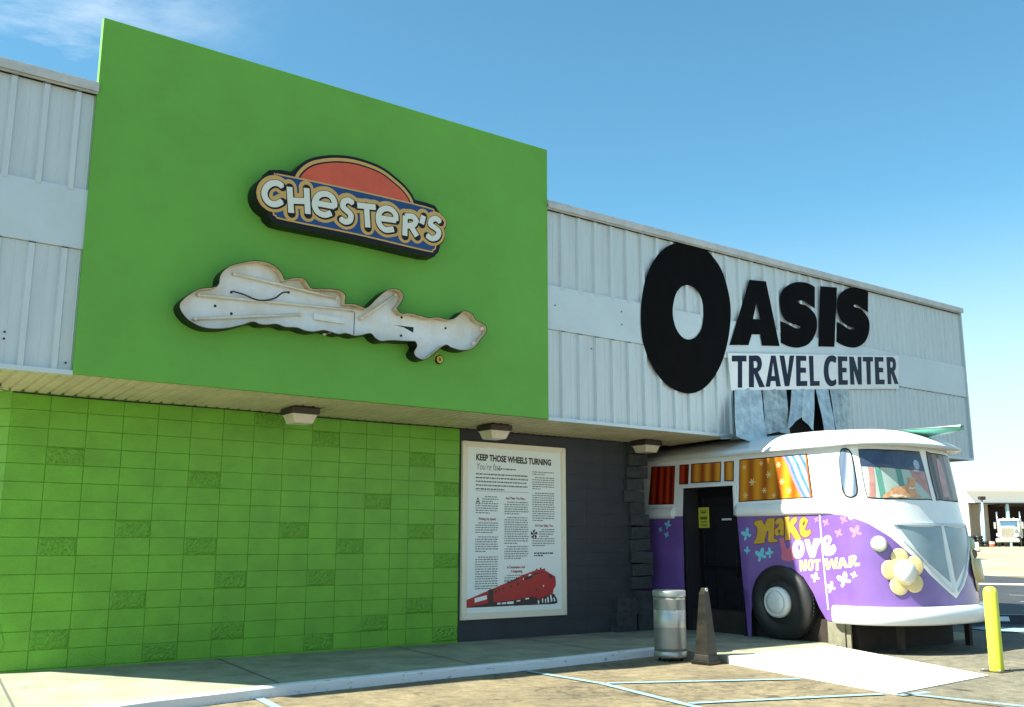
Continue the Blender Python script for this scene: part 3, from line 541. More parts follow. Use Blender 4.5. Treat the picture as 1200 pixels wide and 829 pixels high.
# broken edge: stacked dark blocks stepping in and out
edge = [(3.06, 9.34, 9.80), (2.86, 9.33, 9.78), (2.655, 9.31, 9.77), (2.45, 9.28, 9.65), (2.25, 9.25, 9.68), (2.06, 9.35, 9.67), (1.87, 9.37, 9.76), (1.66, 9.36, 9.80), (1.46, 9.35, 9.80), (1.26, 9.37, 9.83), (1.06, 9.38, 9.86), (.85, 9.34, 9.80), (.63, 9.42, 9.79)]
for i, (z, x0, x1) in enumerate(edge):
    MB().box(x0, x1, WY - .05 - random.random() * .06, WY + .17, z - .095, z + .095, rot=Matrix.Rotation(R(random.uniform(-4, 4)), 3, 'Y') @ Matrix.Rotation(R(random.uniform(-5, 5)), 3, 'Z')).build('broken_block', M['stone'], B, bevel=.006)
for x0, x1, z0, z1, y in ((9.02, 9.42, .40, .62, -.10), (8.93, 9.36, .12, .40, -.16), (9.44, 9.86, .12, .37, -.12), (9.4, 9.84, .38, .56, -.09), (9.1, 9.3, .62, .72, -.02)):
    MB().box(x0, x1, WY + y, WY + .1, z0 - .02, z1 - .005, rot=Matrix.Rotation(R(random.uniform(-3, 3)), 3, 'Z')).build('broken_block', M['stone'], B, bevel=.008)
# soffit: ribbed cream sheets running to the wall
b = MB(); prof = []
x = -0.86
while x < 10.45:
    prof += [(x, ZS), (x + .088, ZS), (x + .100, ZS + .028), (x + .128, ZS + .028)]; x += .14
for y0, y1 in ((0.03, WY + .03),):
    for i in range(len(prof) - 1):
        (xa, za), (xb, zb) = prof[i], prof[i + 1]
        ya = max(0, -xa * 1.0) if False else 0
        lo = y0; ha = y1; hb = y1
        if xa < 0: ha = WY * (1 - (-xa) / .88) + .03
        if xb < 0: hb = WY * (1 - (-xb) / .88) + .03
        b.add([(xa, lo, za), (xb, lo, zb), (xb, max(hb, lo), zb - .035 * hb / WY), (xa, max(ha, lo), za - .035 * ha / WY)], [(0, 1, 2, 3)])
so = b.build('soffit', M['soffit'], B, recalc=False); so['label'] = 'ribbed cream soffit under the overhang'
b = MB()
for i in range(50):
    a = i * .14; p = [Vector(K) + u * (a + .0), Vector(K) + u * (a + .088), Vector(K) + u * (a + .1), Vector(K) + u * (a + .14)]
    zz = [ZS, ZS, ZS + .028, ZS + .028]
    for j in range(3):
        s0, s1 = p[j], p[j + 1]; e0 = s0 - nrm * 1.45; e1 = s1 - nrm * 1.45
        def clipx(s, e):
            # keep on the left of the mitre line from K to W0
            t = 1.0; a_, b_ = Vector(W0) - Vector(K), e - s
            den = b_.x * a_.y - b_.y * a_.x
            if abs(den) > 1e-6:
                tt = ((Vector(K) - s).x * a_.y - (Vector(K) - s).y * a_.x) / den
                if 0 <= tt < 1: t = tt
            return s + (e - s) * t
        e0 = clipx(s0, e0); e1 = clipx(s1, e1)
        b.add([(s0.x, s0.y, zz[j]), (s1.x, s1.y, zz[j + 1]), (e1.x, e1.y, zz[j + 1] - .03), (e0.x, e0.y, zz[j] - .03)], [(0, 1, 2, 3)])
b.build('side_soffit', M['soffit'], B, recalc=False)
MB().box(13.6, 17.72, .03, WY, ZS, ZS + .03).build('end_soffit', M['soffit'], B)
MB().tube([(x_ * .7, WY - .02, ZS - .045 + .006 * math.sin(x_ * 5)) for x_ in range(0, 14)], .008, 6).build('soffit_shadow_gap', M['dark'], B)
# fascia siding: ribbed panels with a flat band between
def siding(name, x0, x1, z0, z1, pitch, y=0.045, phase=0.0, m=M['metal'], parent=B, h=0.040, rw=.085):
    pts = [(x0, y)]; k = math.floor((x0 - phase) / pitch)
    while True:
        xr = phase + k * pitch; k += 1
        if xr > x1: break
        for q in ((xr, y), (xr + .016, y - h), (xr + rw - .016, y - h), (xr + rw, y), (xr + pitch * .62, y), (xr + pitch * .62 + .008, y - .006), (xr + pitch * .62 + .02, y)):
            if x0 < q[0] < x1: pts.append(q)
    pts.append((x1, y)); n = len(pts)
    vs = [(px, py, z0) for px, py in pts] + [(px, py, z1) for px, py in pts]
    nb = MB().add(vs, [(i, i + 1, n + i + 1, n + i) for i in range(n - 1)]); k = math.floor((x0 - phase) / pitch) + 1; nf = n - 1
    while phase + k * pitch + rw < x1:      # open rib ends read as dark slits
        xr = phase + k * pitch; k += 1
        nb.box(xr + .010, xr + rw - .010, y - h - .001, y - .004, z1 - .016, z1 - .004)
    o = nb.build(name, [m, M['dark']], parent, recalc=False)
    for p in o.data.polygons:
        if p.index >= nf: p.material_index = 1
    return o
siding('lower_siding', 6.56, 10.48, ZS + .03, 4.497, .325, phase=6.50)
siding('lower_siding', 13.55, 17.77, ZS + .03, 4.497, .16, phase=13.6, h=.02, rw=.05)
siding('upper_siding', 6.56, 14.3, 5.10, ZT - .118, .325, phase=6.50)
siding('upper_siding', 14.3, 17.77, 5.10, ZT - .118, .16, phase=14.3, h=.02, rw=.05)
siding('lower_siding', -.88, .32, ZS + .03, 4.527, .315, phase=-.223)
siding('upper_siding', -.88, .32, 5.16, ZT - .118, .315, phase=-.223)
for x0, x1, z0, z1 in ((6.555, 10.47, 4.50, 5.15), (13.0, 17.775, 4.50, 5.15), (-.882, .322, 4.53, 5.19)):
    MB().box(x0, x1, .012, .05, z0, z1).build('flat_band', M['flatband'], B, bevel=.003)
MB().box(10.47, 13.0, .014, .05, 4.20, 5.15).build('flat_band', M['flatband'], B)
MB().box(13.0, 13.62, .016, .052, 4.22, 4.50).build('flat_band', M['flatband'], B)
# backing of the fascia so nothing shows through, except at the torn hole
MB().box(-.87, 10.5, .06, .10, ZS + .03, ZT).build('fascia_backing', M['dark'], B)
MB().box(10.5, 13.55, .06, .10, 4.30, ZT).build('fascia_backing', M['dark'], B)
MB().box(13.55, 17.76, .06, .10, ZS + .03, ZT).build('fascia_backing', M['dark'], B)
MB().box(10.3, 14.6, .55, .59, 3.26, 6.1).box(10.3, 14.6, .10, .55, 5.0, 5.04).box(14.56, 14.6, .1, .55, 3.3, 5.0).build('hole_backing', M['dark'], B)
# coping and drip edges
for x0, x1 in ((-.9, .32), (6.56, 17.82)):
    MB().box(x0, x1, -.045, .30, ZT - .055, ZT + .012).box(x0, x1, -.052, -.046, ZT - .10, ZT - .01).build('coping', M['cap'], B, bevel=.004)
    MB().box(x0, x1 - (.05 if x1 > 5 else 0), -.030, .004, ZT - .115, ZT - .075).build('coping_gutter', M['cap'], B)
MB().box(6.57, 10.45, -.012, .06, ZS - .012, ZS + .035).build('drip_edge', M['flatband'], B)
MB().box(-.88, .315, -.012, .06, ZS - .012, ZS + .035).build('drip_edge', M['flatband'], B)
MB().box(13.6, 17.78, -.012, .06, ZS - .012, ZS + .035).build('drip_edge', M['flatband'], B)
MB().box(17.765, 17.80, -.01, 9.0, ZS - .01, ZT - .05).build('corner_trim', M['metal'], B)
# chamfer fascia (left, turning away)
p0 = Vector(K); p1 = Vector(KE)
b = MB(); b.add([(p0.x, p0.y, ZS), (p1.x, p1.y, ZS), (p1.x, p1.y, ZT), (p0.x, p0.y, ZT)], [(0, 1, 2, 3)]); b.build('side_fascia', M['metal'], B, recalc=False)
MB().add([(K[0] - .01, .02, ZS), (K[0] - .01, .02, ZT), (-3.2, .02, ZT)], [(0, 1, 2)]).build('kerb_shadow_caster', M['metal'], B, recalc=False)  # unseen triangle added out of view to shape the shadow tip at the kerb
roof = [(K[0], .1), (17.74, .1), (17.74, 14), (KE[0] + .1, 14), (KE[0] + .1, KE[1])]
MB().prism(roof, 6.10, 6.16).build('roof', M['roof'], B)
MB().box(0.5, 17.3, 13.9, 14, 0, 6.1).build('rear_wall', M['charcoal'], B)
MB().box(.312, 6.566, -.02, .06, ZS + .002, 7.196).build('green_panel', M['green_panel'], B, bevel=.006)['label'] = 'tall green sign panel rising above the roofline'
MB().box(1.6, 6.3, .064, .9, ZT, 6.9).build('panel_brace', M['roof'], B)
# little fixing holes
for x, z in ((6.72, 4.86), (8.02, 4.95), (8.02, 4.75), (7.4, 4.3), (-.35, 3.55), (-.35, 3.48), (.24, 3.30)): MB().lathe([(.012, 0), (.012, .004)], (x, .008, z), axis='y', n=8).build('fixing_hole', M['dark'], B)
# torn hanging sheets over the van roof
def torn(name, tl, tr, bl, br, m, tip=0.0, parent=B, rib=True, curl=.0):
    nu, nv = 10, 8; vs = []
    for j in range(nv + 1):
        t = j / nv
        for i in range(nu + 1):
            s = i / nu; a = Vector(tl).lerp(Vector(tr), s); c = Vector(bl).lerp(Vector(br), s); c.z += tip * (1 - abs(2 * s - 1))
            p = a.lerp(c, t); p.y = a.y + (c.y - a.y) * t + curl * math.sin(s * 6.3) * t
            if rib and i in (5,): p.y -= .02
            p.y += .012 * math.sin(i * 1.9 + j * .8 + tl[0] * 7) * t
            vs.append(p)
    o = MB().add(vs, [(j * (nu + 1) + i, j * (nu + 1) + i + 1, (j + 1) * (nu + 1) + i + 1, (j + 1) * (nu + 1) + i) for j in range(nv) for i in range(nu)]).build(name, m, parent, recalc=False)
    md = o.modifiers.new('t', 'SOLIDIFY'); md.thickness = .004
    return o
torn('torn_sheet', (10.49, -.005, 4.00), (11.16, -.005, 4.05), (10.13, -.30, 3.16), (10.88, -.30, 3.20), M['galv_blue'], tip=-.10)
torn('torn_sheet', (11.20, -.002, 4.05), (11.83, -.002, 4.11), (10.93, -.26, 3.24), (11.52, -.28, 3.27), M['galv'], tip=.05)
torn('torn_sheet', (11.98, -.004, 4.12), (12.62, -.004, 4.19), (11.45, -.30, 3.36), (12.13, -.30, 3.38), M['galv_blue'], tip=.22)
torn('torn_sheet', (12.66, -.003, 4.19), (13.02, -.003, 4.22), (12.46, -.28, 3.40), (12.77, -.28, 3.42), M['galv_blue'], rib=False)
torn('torn_sheet', (13.06, -.006, 4.23), (13.62, -.006, 4.28), (12.83, -.26, 3.40), (13.50, -.10, 3.42), M['galv'])
torn('bent_strip', (10.1, .02, 3.20), (11.3, .02, 3.34), (10.0, -.10, 3.12), (11.2, -.16, 3.20), M['galv'], rib=False)
# painted lettering OASIS
FM = facade(.046)
def fit(loops): return loops
LT = thing('painted_lettering', 'huge black OASIS lettering painted on the white ribbed metal front', 'lettering')
for nme, outer, hs in (('letter_o', smooth(SG_O), [smooth(SG_Oh)]), ('letter_a', SG_A, [SG_Ah]), ('letter_s', smooth(SG_S1), []), ('letter_i', SG_I, []), ('letter_s', smooth(SG_S2), [])):
    flat(nme, [outer], hs, facade(0.003), -.001, .002, M['black_paint'], LT)
TB = thing('name_board', 'long white board reading TRAVEL CENTER in dark blue letters below OASIS', 'sign')
flat('board', [SG_TCboard], [], facade(-.004), -.006, .012, M['board'], TB)
for nme, q in zip('travelcenter', SG_TC): flat('letter_' + nme, [smooth(q, corner=40)], [smooth(x_, corner=40) for x_ in SG_TCh], facade(-.004), .011, .017, M['navy'], TB)
MB().box(12.80, 12.82, -.010, -.006, 4.26, 4.84).build('board_seam', M['cap'], TB)

# ------------------------------------------------------------------ restaurant sign (without its mascot)
SGN = thing('restaurant_sign', 'blue and gold backlit CHESTER\'S sign with an orange arch on the green panel', 'sign')
Y0s = -.02; sm = facade(Y0s)
CHl = []
for p in SG_CH:
    if len(p) == 2: CHl.append(ext(p, .006))
    elif p in (SG_CH[4], SG_CH[8]): CHl += [p[:2], smooth(p[1:], False, 3, 90)]
    elif p == SG_CH[9]: CHl += [ext(p[:2], .006), smooth(p[1:], False, 3, 60)]
    else: CHl.append(smooth(p, False, 3, 90))
BLU = smooth(SG_blue, corner=75)
def letters(w): return [q for p in CHl for q in stroke(p, w)]
def grow(loop, e):
    c = sum((Vector(p) for p in loop), Vector((0, 0))) / len(loop); out = []
    n = len(loop); area = sum(loop[i][0] * loop[(i + 1) % n][1] - loop[(i + 1) % n][0] * loop[i][1] for i in range(n)); sg = 1 if area > 0 else -1
    for i in range(n):
        a, b_, d = Vector(loop[i - 1]), Vector(loop[i]), Vector(loop[(i + 1) % n]); t = ((b_ - a).normalized() + (d - b_).normalized())
        if t.length < 1e-6: out.append(tuple(b_)); continue
        t.normalize(); out.append(tuple(b_ + Vector((t.y, -t.x)) * e * sg))
    return out
arc = smooth(SG_arc, False) + [(4.16, 5.60), (2.56, 5.60)]
def letters_r(w): return [q for p in CHl for q in stroke(p, w, round_ends=True)]
flat('cabinet', [grow(BLU, .055), grow(arc, .05)] + letters_r(.225), [], sm, 0, .215, M['black'], SGN)
flat('arch_rim', [grow(arc, .012)], [], sm, .2155, .2185, M['gold'], SGN)
flat('arch_line', [grow(arc, -.030)], [], sm, .2190, .2210, M['black'], SGN)
flat('arch_field', [grow(arc, -.050)], [], sm, .2215, .2230, M['sign_orange'], SGN)
flat('field_rim', [grow(BLU, -.002)], [], sm, .2235, .2250, M['gold'], SGN)
flat('blue_field', [grow(BLU, -.022)], [], sm, .2255, .2270, M['sign_blue'], SGN)
flat('letter_back', letters_r(.192), [], sm, .2275, .2290, M['gold'], SGN)
flat('letter_keyline', letters(.176), [], sm, .2295, .2310, M['gold'], SGN)
flat('letter_outline', [q for p in [[(a + .006, b_ - .007) for a, b_ in q] for q in CHl] for q in stroke(p, .104, True)], [], sm, .2315, .2330, M['black'], SGN)
flat('lettering', letters(.074), [], sm, .2335, .2360, M['cream'], SGN)

# ------------------------------------------------------------------ stripped sign can
BS = thing('stripped_sign_cabinet', 'empty weathered white sign cabinet with bare lamp tubes below the CHESTER\'S sign', 'sign')
bl = smooth(SG_blank, corner=70); inn = grow(bl, -.006)
flat('outer_wall', [bl], [inn], sm, 0, .20, M['black'], BS)
flat('inner_rim', [grow(bl, -.007)], [grow(bl, -.014)], sm, .03, .195, M['rim_tan'], BS)
flat('back_plate', [grow(bl, -.014)], [], sm, .03, .085, M['can_white'], BS)
for t in SG_tubes:
    p, q = t; b = MB().tube([(p[0], -.145, p[1]), (q[0], -.145, q[1])], .017, 10)
    b.build('lamp_tube', M['tube'], BS)
    for e in (p, q): MB().lathe([(.02, 0), (.024, -.03), (.018, -.06)], (e[0], -.10, e[1]), axis='y', n=12).build('tube_socket', M['tube'], BS)
flat('ballast_box', [SG_ballast], [], sm, .08, .12, M['can_white'], BS)
MB().tube([(a, -.168, c) for a, c in smooth(SG_wire, False, 4, 90)], .010, 8).build('loose_wire', M['rubber'], BS)
flat('cut_opening', [SG_tri], [], sm, .084, .087, M['dark'], BS)
for h in SG_holes: MB().lathe([(.016, 0), (.016, -.004)], (h[0], -.105, h[1]), axis='y', n=12).build('screw_hole', M['dark'], BS)
for h in SG_bulb[:2]: MB().lathe([(.03, 0), (.034, -.03), (.022, -.06), (.004, -.07)], (h[0], -.105, h[1]), axis='y', n=14).build('lamp_stub', M['lamp_white'], BS)
MB().box(3.452, 3.462, -.108, -.102, 3.97, 4.32).build('panel_joint', M['joint'], BS)
RS = thing('registered_mark_disc', 'small yellow disc with a black R below the stripped cabinet', 'sign')
rc = SG_R[0]
MB().lathe([(.058, 0), (.058, -.03)], (rc[0], -.022, rc[1]), axis='y', n=28).build('ring', M['black'], RS)
MB().lathe([(.047, 0), (.047, -.004)], (rc[0], -.0525, rc[1]), axis='y', n=28).build('disc', M['yellow_dot'], RS)
text('letter', 'R', .080, M['black'], RS, facade(-.0575), (rc[0] - .022, rc[1] - .028), bold=.001, d=.002)
MB().add([(rc[0] - .09, -.024, rc[1] + .01), (rc[0] - .01, -.024, rc[1] - .05), (rc[0] - .01, -.024, rc[1] + .10)], [(0, 1, 2)]).build('yellow_patch', M['yellow_dot'], RS, recalc=False)

# ------------------------------------------------------------------ soffit lights
def soffit_light(x, y, label):
    t = thing('soffit_light', label, 'light', 'square lamps under the overhang', (x, y, ZS - .03))
    MB().box(-.19, .19, -.19, .19, -.085, .0).box(-.15, .15, -.15, .15, 0, .03).build('housing', M['bronze'], t, bevel=.015)
    a, c = .165, .125; vs = [(-a, -a, -.087), (a, -a, -.087), (a, a, -.087), (-a, a, -.087), (-c, -c, -.20), (c, -c, -.20), (c, c, -.20), (-c, c, -.20)]
    MB().add(vs, [(0, 1, 2, 3), (4, 5, 6, 7), (0, 1, 5, 4), (1, 2, 6, 5), (2, 3, 7, 6), (3, 0, 4, 7)]).build('lens', M['lens'], t, bevel=.012)
soffit_light(3.22, .84, 'lamp above the green block wall, leftmost of the three under the overhang')
soffit_light(6.25, .85, 'lamp above the framed poster, middle of the three under the overhang')
soffit_light(9.50, 1.08, 'lamp above the broken wall edge beside the van')

# ------------------------------------------------------------------ poster
PF = thing('framed_poster', 'tall framed poster headed KEEP THOSE WHEELS TURNING with a red train on the dark wall', 'poster')
px0, px1, pz0, pz1 = 6.045, 7.995, .40, 2.972
fr = [(px0, pz0), (px1, pz0), (px1, pz1), (px0, pz1)]; fi = [(px0 + .085, pz0 + .10), (px1 - .085, pz0 + .10), (px1 - .085, pz1 - .085), (px0 + .085, pz1 - .085)]
fo = flat('frame', [fr], [fi], facade(WY), 0, .05, M['frame'], PF)
mdb = fo.modifiers.new('b', 'BEVEL'); mdb.width = .006; mdb.segments = 2; mdb.limit_method = 'ANGLE'
b = MB()
for (x, z), (x2, z2) in zip(fr, fi): b.tube([(x, WY - .0505, z), (x2, WY - .0505, z2)], .0016, 4)
b.build('mitre_line', M['greyink'], PF)
MB().box(px0 + .08, px1 - .08, WY - .03, WY, pz0 + .09, pz1 - .08).build('sheet', M['paper'], PF)
pm = facade(WY - .0302)
text('heading', 'KEEP THOSE WHEELS TURNING', .128, M['ink'], PF, pm, (6.285, 2.700), bold=.0055, sx=.78, rot=-.012, d=.0015)
text('subheading', "You're fast", .14, M['greyink'], PF, pm, (6.285, 2.560), sx=.72, shear=.25, d=.0015)
text('drop_cap', 'A', .15, M['ink'], PF, pm, (6.285, 2.05), sx=.8, d=.0015)
for s, x, z in (('Picking Up Speed', 6.34, 1.82), ('And Then You Pass...', 6.83, 2.135), ('A Destination And', 6.86, 1.115), ('A Beginning', 6.93, 1.055), ("It's Your Baby, Too", 7.39, 1.735)):
    text('column_heading', s, .052, M['redink'], PF, pm, (x, z), bold=.0016, sx=.86, d=.0015)
b = MB(); rr = random.Random(3)
def para(x0, x1, z1, z0, step=.0345, h=.015, indent=.05):
    z = z1; first = True; n = 0
    while z > z0:
        x = x0 + (indent if first else 0); first = False; xe = x1 - rr.random() * .025
        if z - step <= z0: xe = x0 + (x1 - x0) * rr.uniform(.35, .8)
        while x < xe - .01:
            w = rr.uniform(.014, .06); w = min(w, xe - x)
            b.add([(x, WY - .0318, z), (x + w, WY - .0318, z), (x + w, WY - .0318, z - h * rr.uniform(.7, 1)), (x, WY - .0318, z - h)], [(0, 1, 2, 3)]); x += w + .010
        z -= step
para(6.69, 7.25, 2.595, 2.57, h=.022, indent=0)
para(6.285, 7.26, 2.505, 2.28, .055, .022, 0)
para(6.40, 6.70, 2.17, 2.09); para(6.285, 6.70, 2.07, 1.90, indent=0)
para(6.285, 6.70, 1.785, 1.63); para(6.285, 6.70, 1.58, 1.34); para(6.285, 6.70, 1.29, .84)
para(6.81, 7.27, 2.10, 1.90); para(6.81, 7.27, 1.87, 1.49); para(6.81, 7.27, 1.44, 1.24)
para(6.81, 7.25, 1.02, .93); para(6.81, 7.16, .93, .80, indent=0)
para(7.34, 7.78, 2.575, 2.53, indent=0); para(7.34, 7.78, 2.49, 2.30); para(7.34, 7.78, 2.25, 1.82)
para(7.47, 7.78, 1.70, 1.58); para(7.34, 7.78, 1.56, 1.44, indent=0)
b.build('small_print', M['greyink'], PF, recalc=False)
b = MB(); para(7.37, 7.76, 1.345, 1.29, .035, .022, 0); b.build('credit_print', M['ink'], PF, recalc=False)
MB().box(6.285, 7.265, WY - .0320, WY - .0305, 2.243, 2.248).build('rule_line', M['greyink'], PF)
b = MB()
for k in range(5):
    a = k * 1.256; b.add([(7.37, WY - .033, 1.62), (7.37 + .08 * math.cos(a), WY - .033, 1.62 + .08 * math.sin(a)), (7.37 + .06 * math.cos(a + .8), WY - .033, 1.62 + .06 * math.sin(a + .8))], [(0, 1, 2)])
b.build('small_ornament', M['ink'], PF, recalc=False)
def tr(pts):
    out = []
    for a, c in pts:
        zb = 600 - 50 * (a - 75) / 1025; out.append((6.13 + (a - 75) / 1025 * 1.69, .575 + (zb - c) / 9.6 / 79))
    return out
flat('train_underframe', [tr([(78, 603), (1060, 555), (1100, 540), (1095, 500), (1060, 440), (800, 470), (360, 530), (80, 575)])], [], pm, 0, .0012, M['train_dark'], PF)
flat('train_body', [tr([(80, 520), (360, 395), (560, 305), (700, 235), (840, 180), (930, 160), (980, 190), (1040, 225), (1075, 240), (1082, 300), (1080, 350), (1055, 385), (1045, 440), (960, 470), (880, 500), (800, 470), (690, 500), (500, 530), (360, 545), (200, 575), (80, 600)])], [], pm, 0, .0022, M['train_red'], PF)
flat('train_gap', [tr([(312, 408), (365, 392), (368, 548), (312, 558)])], [], pm, .002, .0032, M['train_dark'], PF)
flat('train_windows', [tr(q) for q in ([(715, 268), (805, 225), (805, 262), (715, 298)], [(520, 325), (650, 262), (655, 280), (525, 342)], [(385, 420), (405, 412), (405, 435), (385, 440)], [(425, 400), (442, 393), (442, 415), (425, 420)], [(466, 385), (484, 378), (484, 402), (466, 408)], [(550, 355), (570, 348), (570, 372), (550, 378)], [(630, 330), (648, 322), (648, 350), (630, 356)], [(815, 225), (915, 195), (915, 205), (820, 240)], [(1000, 215), (1040, 235), (1035, 265), (1000, 250)], [(845, 385), (860, 380), (860, 410), (845, 415)], [(845, 168), (862, 160), (868, 175), (850, 180)], [(892, 150), (908, 146), (912, 162), (895, 168)], [(935, 158), (948, 152), (955, 168), (940, 172)])], [], pm, .002, .0032, M['train_dark'], PF)
flat('train_highlights', [tr(q) for q in ([(165, 500), (295, 465), (298, 510), (168, 548)], [(760, 232), (790, 218), (792, 238), (762, 250)], [(697, 275), (707, 270), (707, 286), (697, 290)], [(928, 345), (940, 342), (940, 362), (928, 364)], [(410, 548), (445, 545), (445, 562), (410, 566)], [(460, 545), (510, 540), (510, 558), (460, 562)], [(520, 535), (590, 528), (590, 556), (520, 560)], [(625, 520), (665, 514), (665, 528), (625, 532)], [(725, 492), (765, 487), (765, 503), (725, 508)], [(865, 520), (880, 510), (885, 545), (872, 560)], [(915, 495), (930, 490), (930, 540), (918, 545)], [(950, 500), (965, 495), (965, 540), (952, 545)], [(975, 480), (992, 476), (1000, 530), (985, 545)], [(1010, 455), (1026, 450), (1040, 520), (1022, 535)], [(1050, 485), (1062, 480), (1075, 520), (1060, 530)])], [], pm, .002, .0034, M['paper'], PF)
# ------------------------------------------------------------------ the half camper van that forms the entrance
XC = 11.4; BY = -2.2; NN = 2.3
HZ = [.3, .8, 1.3, 2.05, 2.9]; HH = [1.33, 1.33, 1.32, 1.28, 1.20]
def interp(x, xs, ys):
    if x <= xs[0]: return ys[0]
    for i in range(1, len(xs)):
        if x <= xs[i]: return ys[i - 1] + (ys[i] - ys[i - 1]) * (x - xs[i - 1]) / (xs[i] - xs[i - 1])
    return ys[-1]
def S(s, z):
    L = interp(z, ZK, LK); hw = interp(z, HZ, HH)
    if s <= 0: return Vector((XC - hw, BY - s, z))
    if s >= 1: return Vector((XC + hw, BY + s - 1, z))
    c, q = math.cos(s * math.pi), math.sin(s * math.pi)
    return Vector((XC - hw * math.copysign(abs(c) ** (2 / NN), c), BY - L * abs(q) ** (2 / NN), z))
def SN(s, z):
    e = .004; a = S(s + e, z) - S(s - e, z); b = S(s, z + e) - S(s, z - e); n = a.cross(b).normalized()
    return n
def VM(s, z, d):
    n = SN(s, z); p = S(s, z); return p + n * d
_al = [0.0]; _ss = [i / 200 for i in range(0, 101)]
for i in range(1, 101): _al.append(_al[-1] + (S(_ss[i], 1.4) - S(_ss[i - 1], 1.4)).length)
def a2s(a): return a if a <= 0 else interp(a, _al, _ss)
def s2a(s): return s if s <= 0 else interp(s, _ss, _al)
def VA(a, z, d): return VM(a2s(a), z, d)
if (SN(-1, 1.5)).x > 0: _o = SN; SN = lambda s, z: -_o(s, z)
def bgrid(s0, s1, z0, z1, ds=.012, dS=.12, dz=.06):
    out = []; s = s0
    while s < s1:
        z = z0 + .011
        while z < z1: out.append((s + .0007, z)); z += dz
        s += (ds * .5 if -.01 < s < .16 or .84 < s < 1.0 else ds) if -.01 <= s < 1 else min(dS, max(.004, -.005 - s) if s < -.01 else dS)
    return out
VAN = thing('camper_van', 'giant purple and white flower power camper van front built onto the wall as entrance', 'van', loc=(0, 0, 0))
mir = lambda pts: [(1 - s, z) for s, z in pts][::-1]
arch = F_arch
outer = [(-4.7, .1), (-3.06, .1), (-3.09, 2.396), (-1.967, 2.383), (-1.926, 1.919), (-1.765, .1), (-1.70, .1)] + arch + [(-.30, .42)] + [(k / 10, .42) for k in range(0, 11)] + [(1.32, .42), (1.34, .1), (4.7, .1), (4.7, 2.93), (-4.7, 2.93)]
pt = F_purple_top[3:]
pur = [(-4.8, 1.93), (-1.93, 1.93)] + pt[:-1] + [(.499, .735)] + mir(pt[:-1]) + [(4.8, 1.93), (4.8, 0), (-4.8, 0)]
v, t = cdt([outer, pur], bgrid(-4.7, 4.7, .1, 2.93))
sheet('lower_body', v, region(v, t, [p for p in [outer]], []) and [q for q in region(v, t, [outer]) if inpoly((sum(v[i].x for i in q) / 3, sum(v[i].y for i in q) / 3), pur)], VM, None, 0, M['purple'], VAN, smooth=True)
sheet('upper_body', v, [q for q in region(v, t, [outer]) if not inpoly((sum(v[i].x for i in q) / 3, sum(v[i].y for i in q) / 3), pur)], VM, None, 0, M['van_white'], VAN, smooth=True)
# V nose: trim strip along the paint edge, recessed looking panels, centre spine, top bar
def band(pts, w, d, name, m, parent=VAN, th=.02, mp=VM, k=3):
    pp = []
    for i in range(len(pts) - 1):
        for j in range(k): pp.append(Vector(pts[i]).lerp(Vector(pts[i + 1]), j / k))
    pp.append(Vector(pts[-1])); vs = []
    P = [mp(p.x, p.y, 0) for p in pp]; N_ = []
    for i, p in enumerate(pp):
        d_ = (P[min(i + 1, len(P) - 1)] - P[max(i - 1, 0)]).normalized(); n = (mp(p.x, p.y, .1) - P[i]).normalized(); sd = d_.cross(n).normalized() * w / 2
        vs += [P[i] + sd + n * d, P[i] + sd * .8 + n * (d + th), P[i] - sd * .8 + n * (d + th), P[i] - sd + n * d]
    fs = []
    for i in range(len(pp) - 1):
        for q in range(3): fs.append((4 * i + q, 4 * i + q + 1, 4 * i + 4 + q + 1, 4 * i + 4 + q))
    n4 = 4 * (len(pp) - 1); fs += [(0, 3, 2, 1), (n4, n4 + 1, n4 + 2, n4 + 3)]
    return MB().add(vs, fs).build(name, m, parent)
for side, f in (('', lambda p: p), ('', mir)):
    vp = [F_panelV[0], F_panelV[1], (.489, 1.28), (.489, .95), (.40, 1.22), (.352, 1.40)]
    pv = f(vp); flat('nose_panel', [pv], [], VM, None, .004, M['vpanel'], VAN, grid=bgrid(.26, .75, .8, 1.76, dz=.05))
    band(f([(.252, 1.755), (.32, 1.755), (.40, 1.75), (.497, 1.748)]), .045, .0, 'nose_bar', M['trim'])
    band(f([(.254, 1.745), (.301, 1.52), (.352, 1.36), (.40, 1.17), (.45, .97), (.488, .83)]), .035, .0, 'nose_molding', M['trim'])
band([(.5, 1.74), (.5, 1.4), (.5, 1.1), (.5, .80)], .05, .0, 'nose_spine', M['van_white'], k=5)
# belt molding along the side
def belt(s0, s1):
    vs = []; n = max(2, int(abs(s1 - s0) / .05)); prof = [(1.895, .0), (1.905, .028), (1.94, .048), (1.99, .052), (2.03, .040), (2.07, .018), (2.085, .0)]
    for i in range(n + 1):
        s = s0 + (s1 - s0) * i / n; k = 1.0
        for z, d in prof: vs.append(VM(s, z, d * (min(1, (-s - .02) / .35) if s > -.4 and s1 > -1 else 1)))
    m_ = len(prof); fs = [(i * m_ + j, i * m_ + j + 1, (i + 1) * m_ + j + 1, (i + 1) * m_ + j) for i in range(n) for j in range(m_ - 1)] + [tuple(range(m_)), tuple(n * m_ + j for j in range(m_))]
    o = MB().add(vs, fs).build('belt_molding', M['van_white'], VAN)
    for p in o.data.polygons: p.use_smooth = len(p.vertices) == 4
belt(-4.7, -3.28); belt(-1.94, -.05)
# panel seam
band([(-.385, 1.89), (-.30, .57)], .022, .001, 'body_seam', M['lilac'], th=.003)
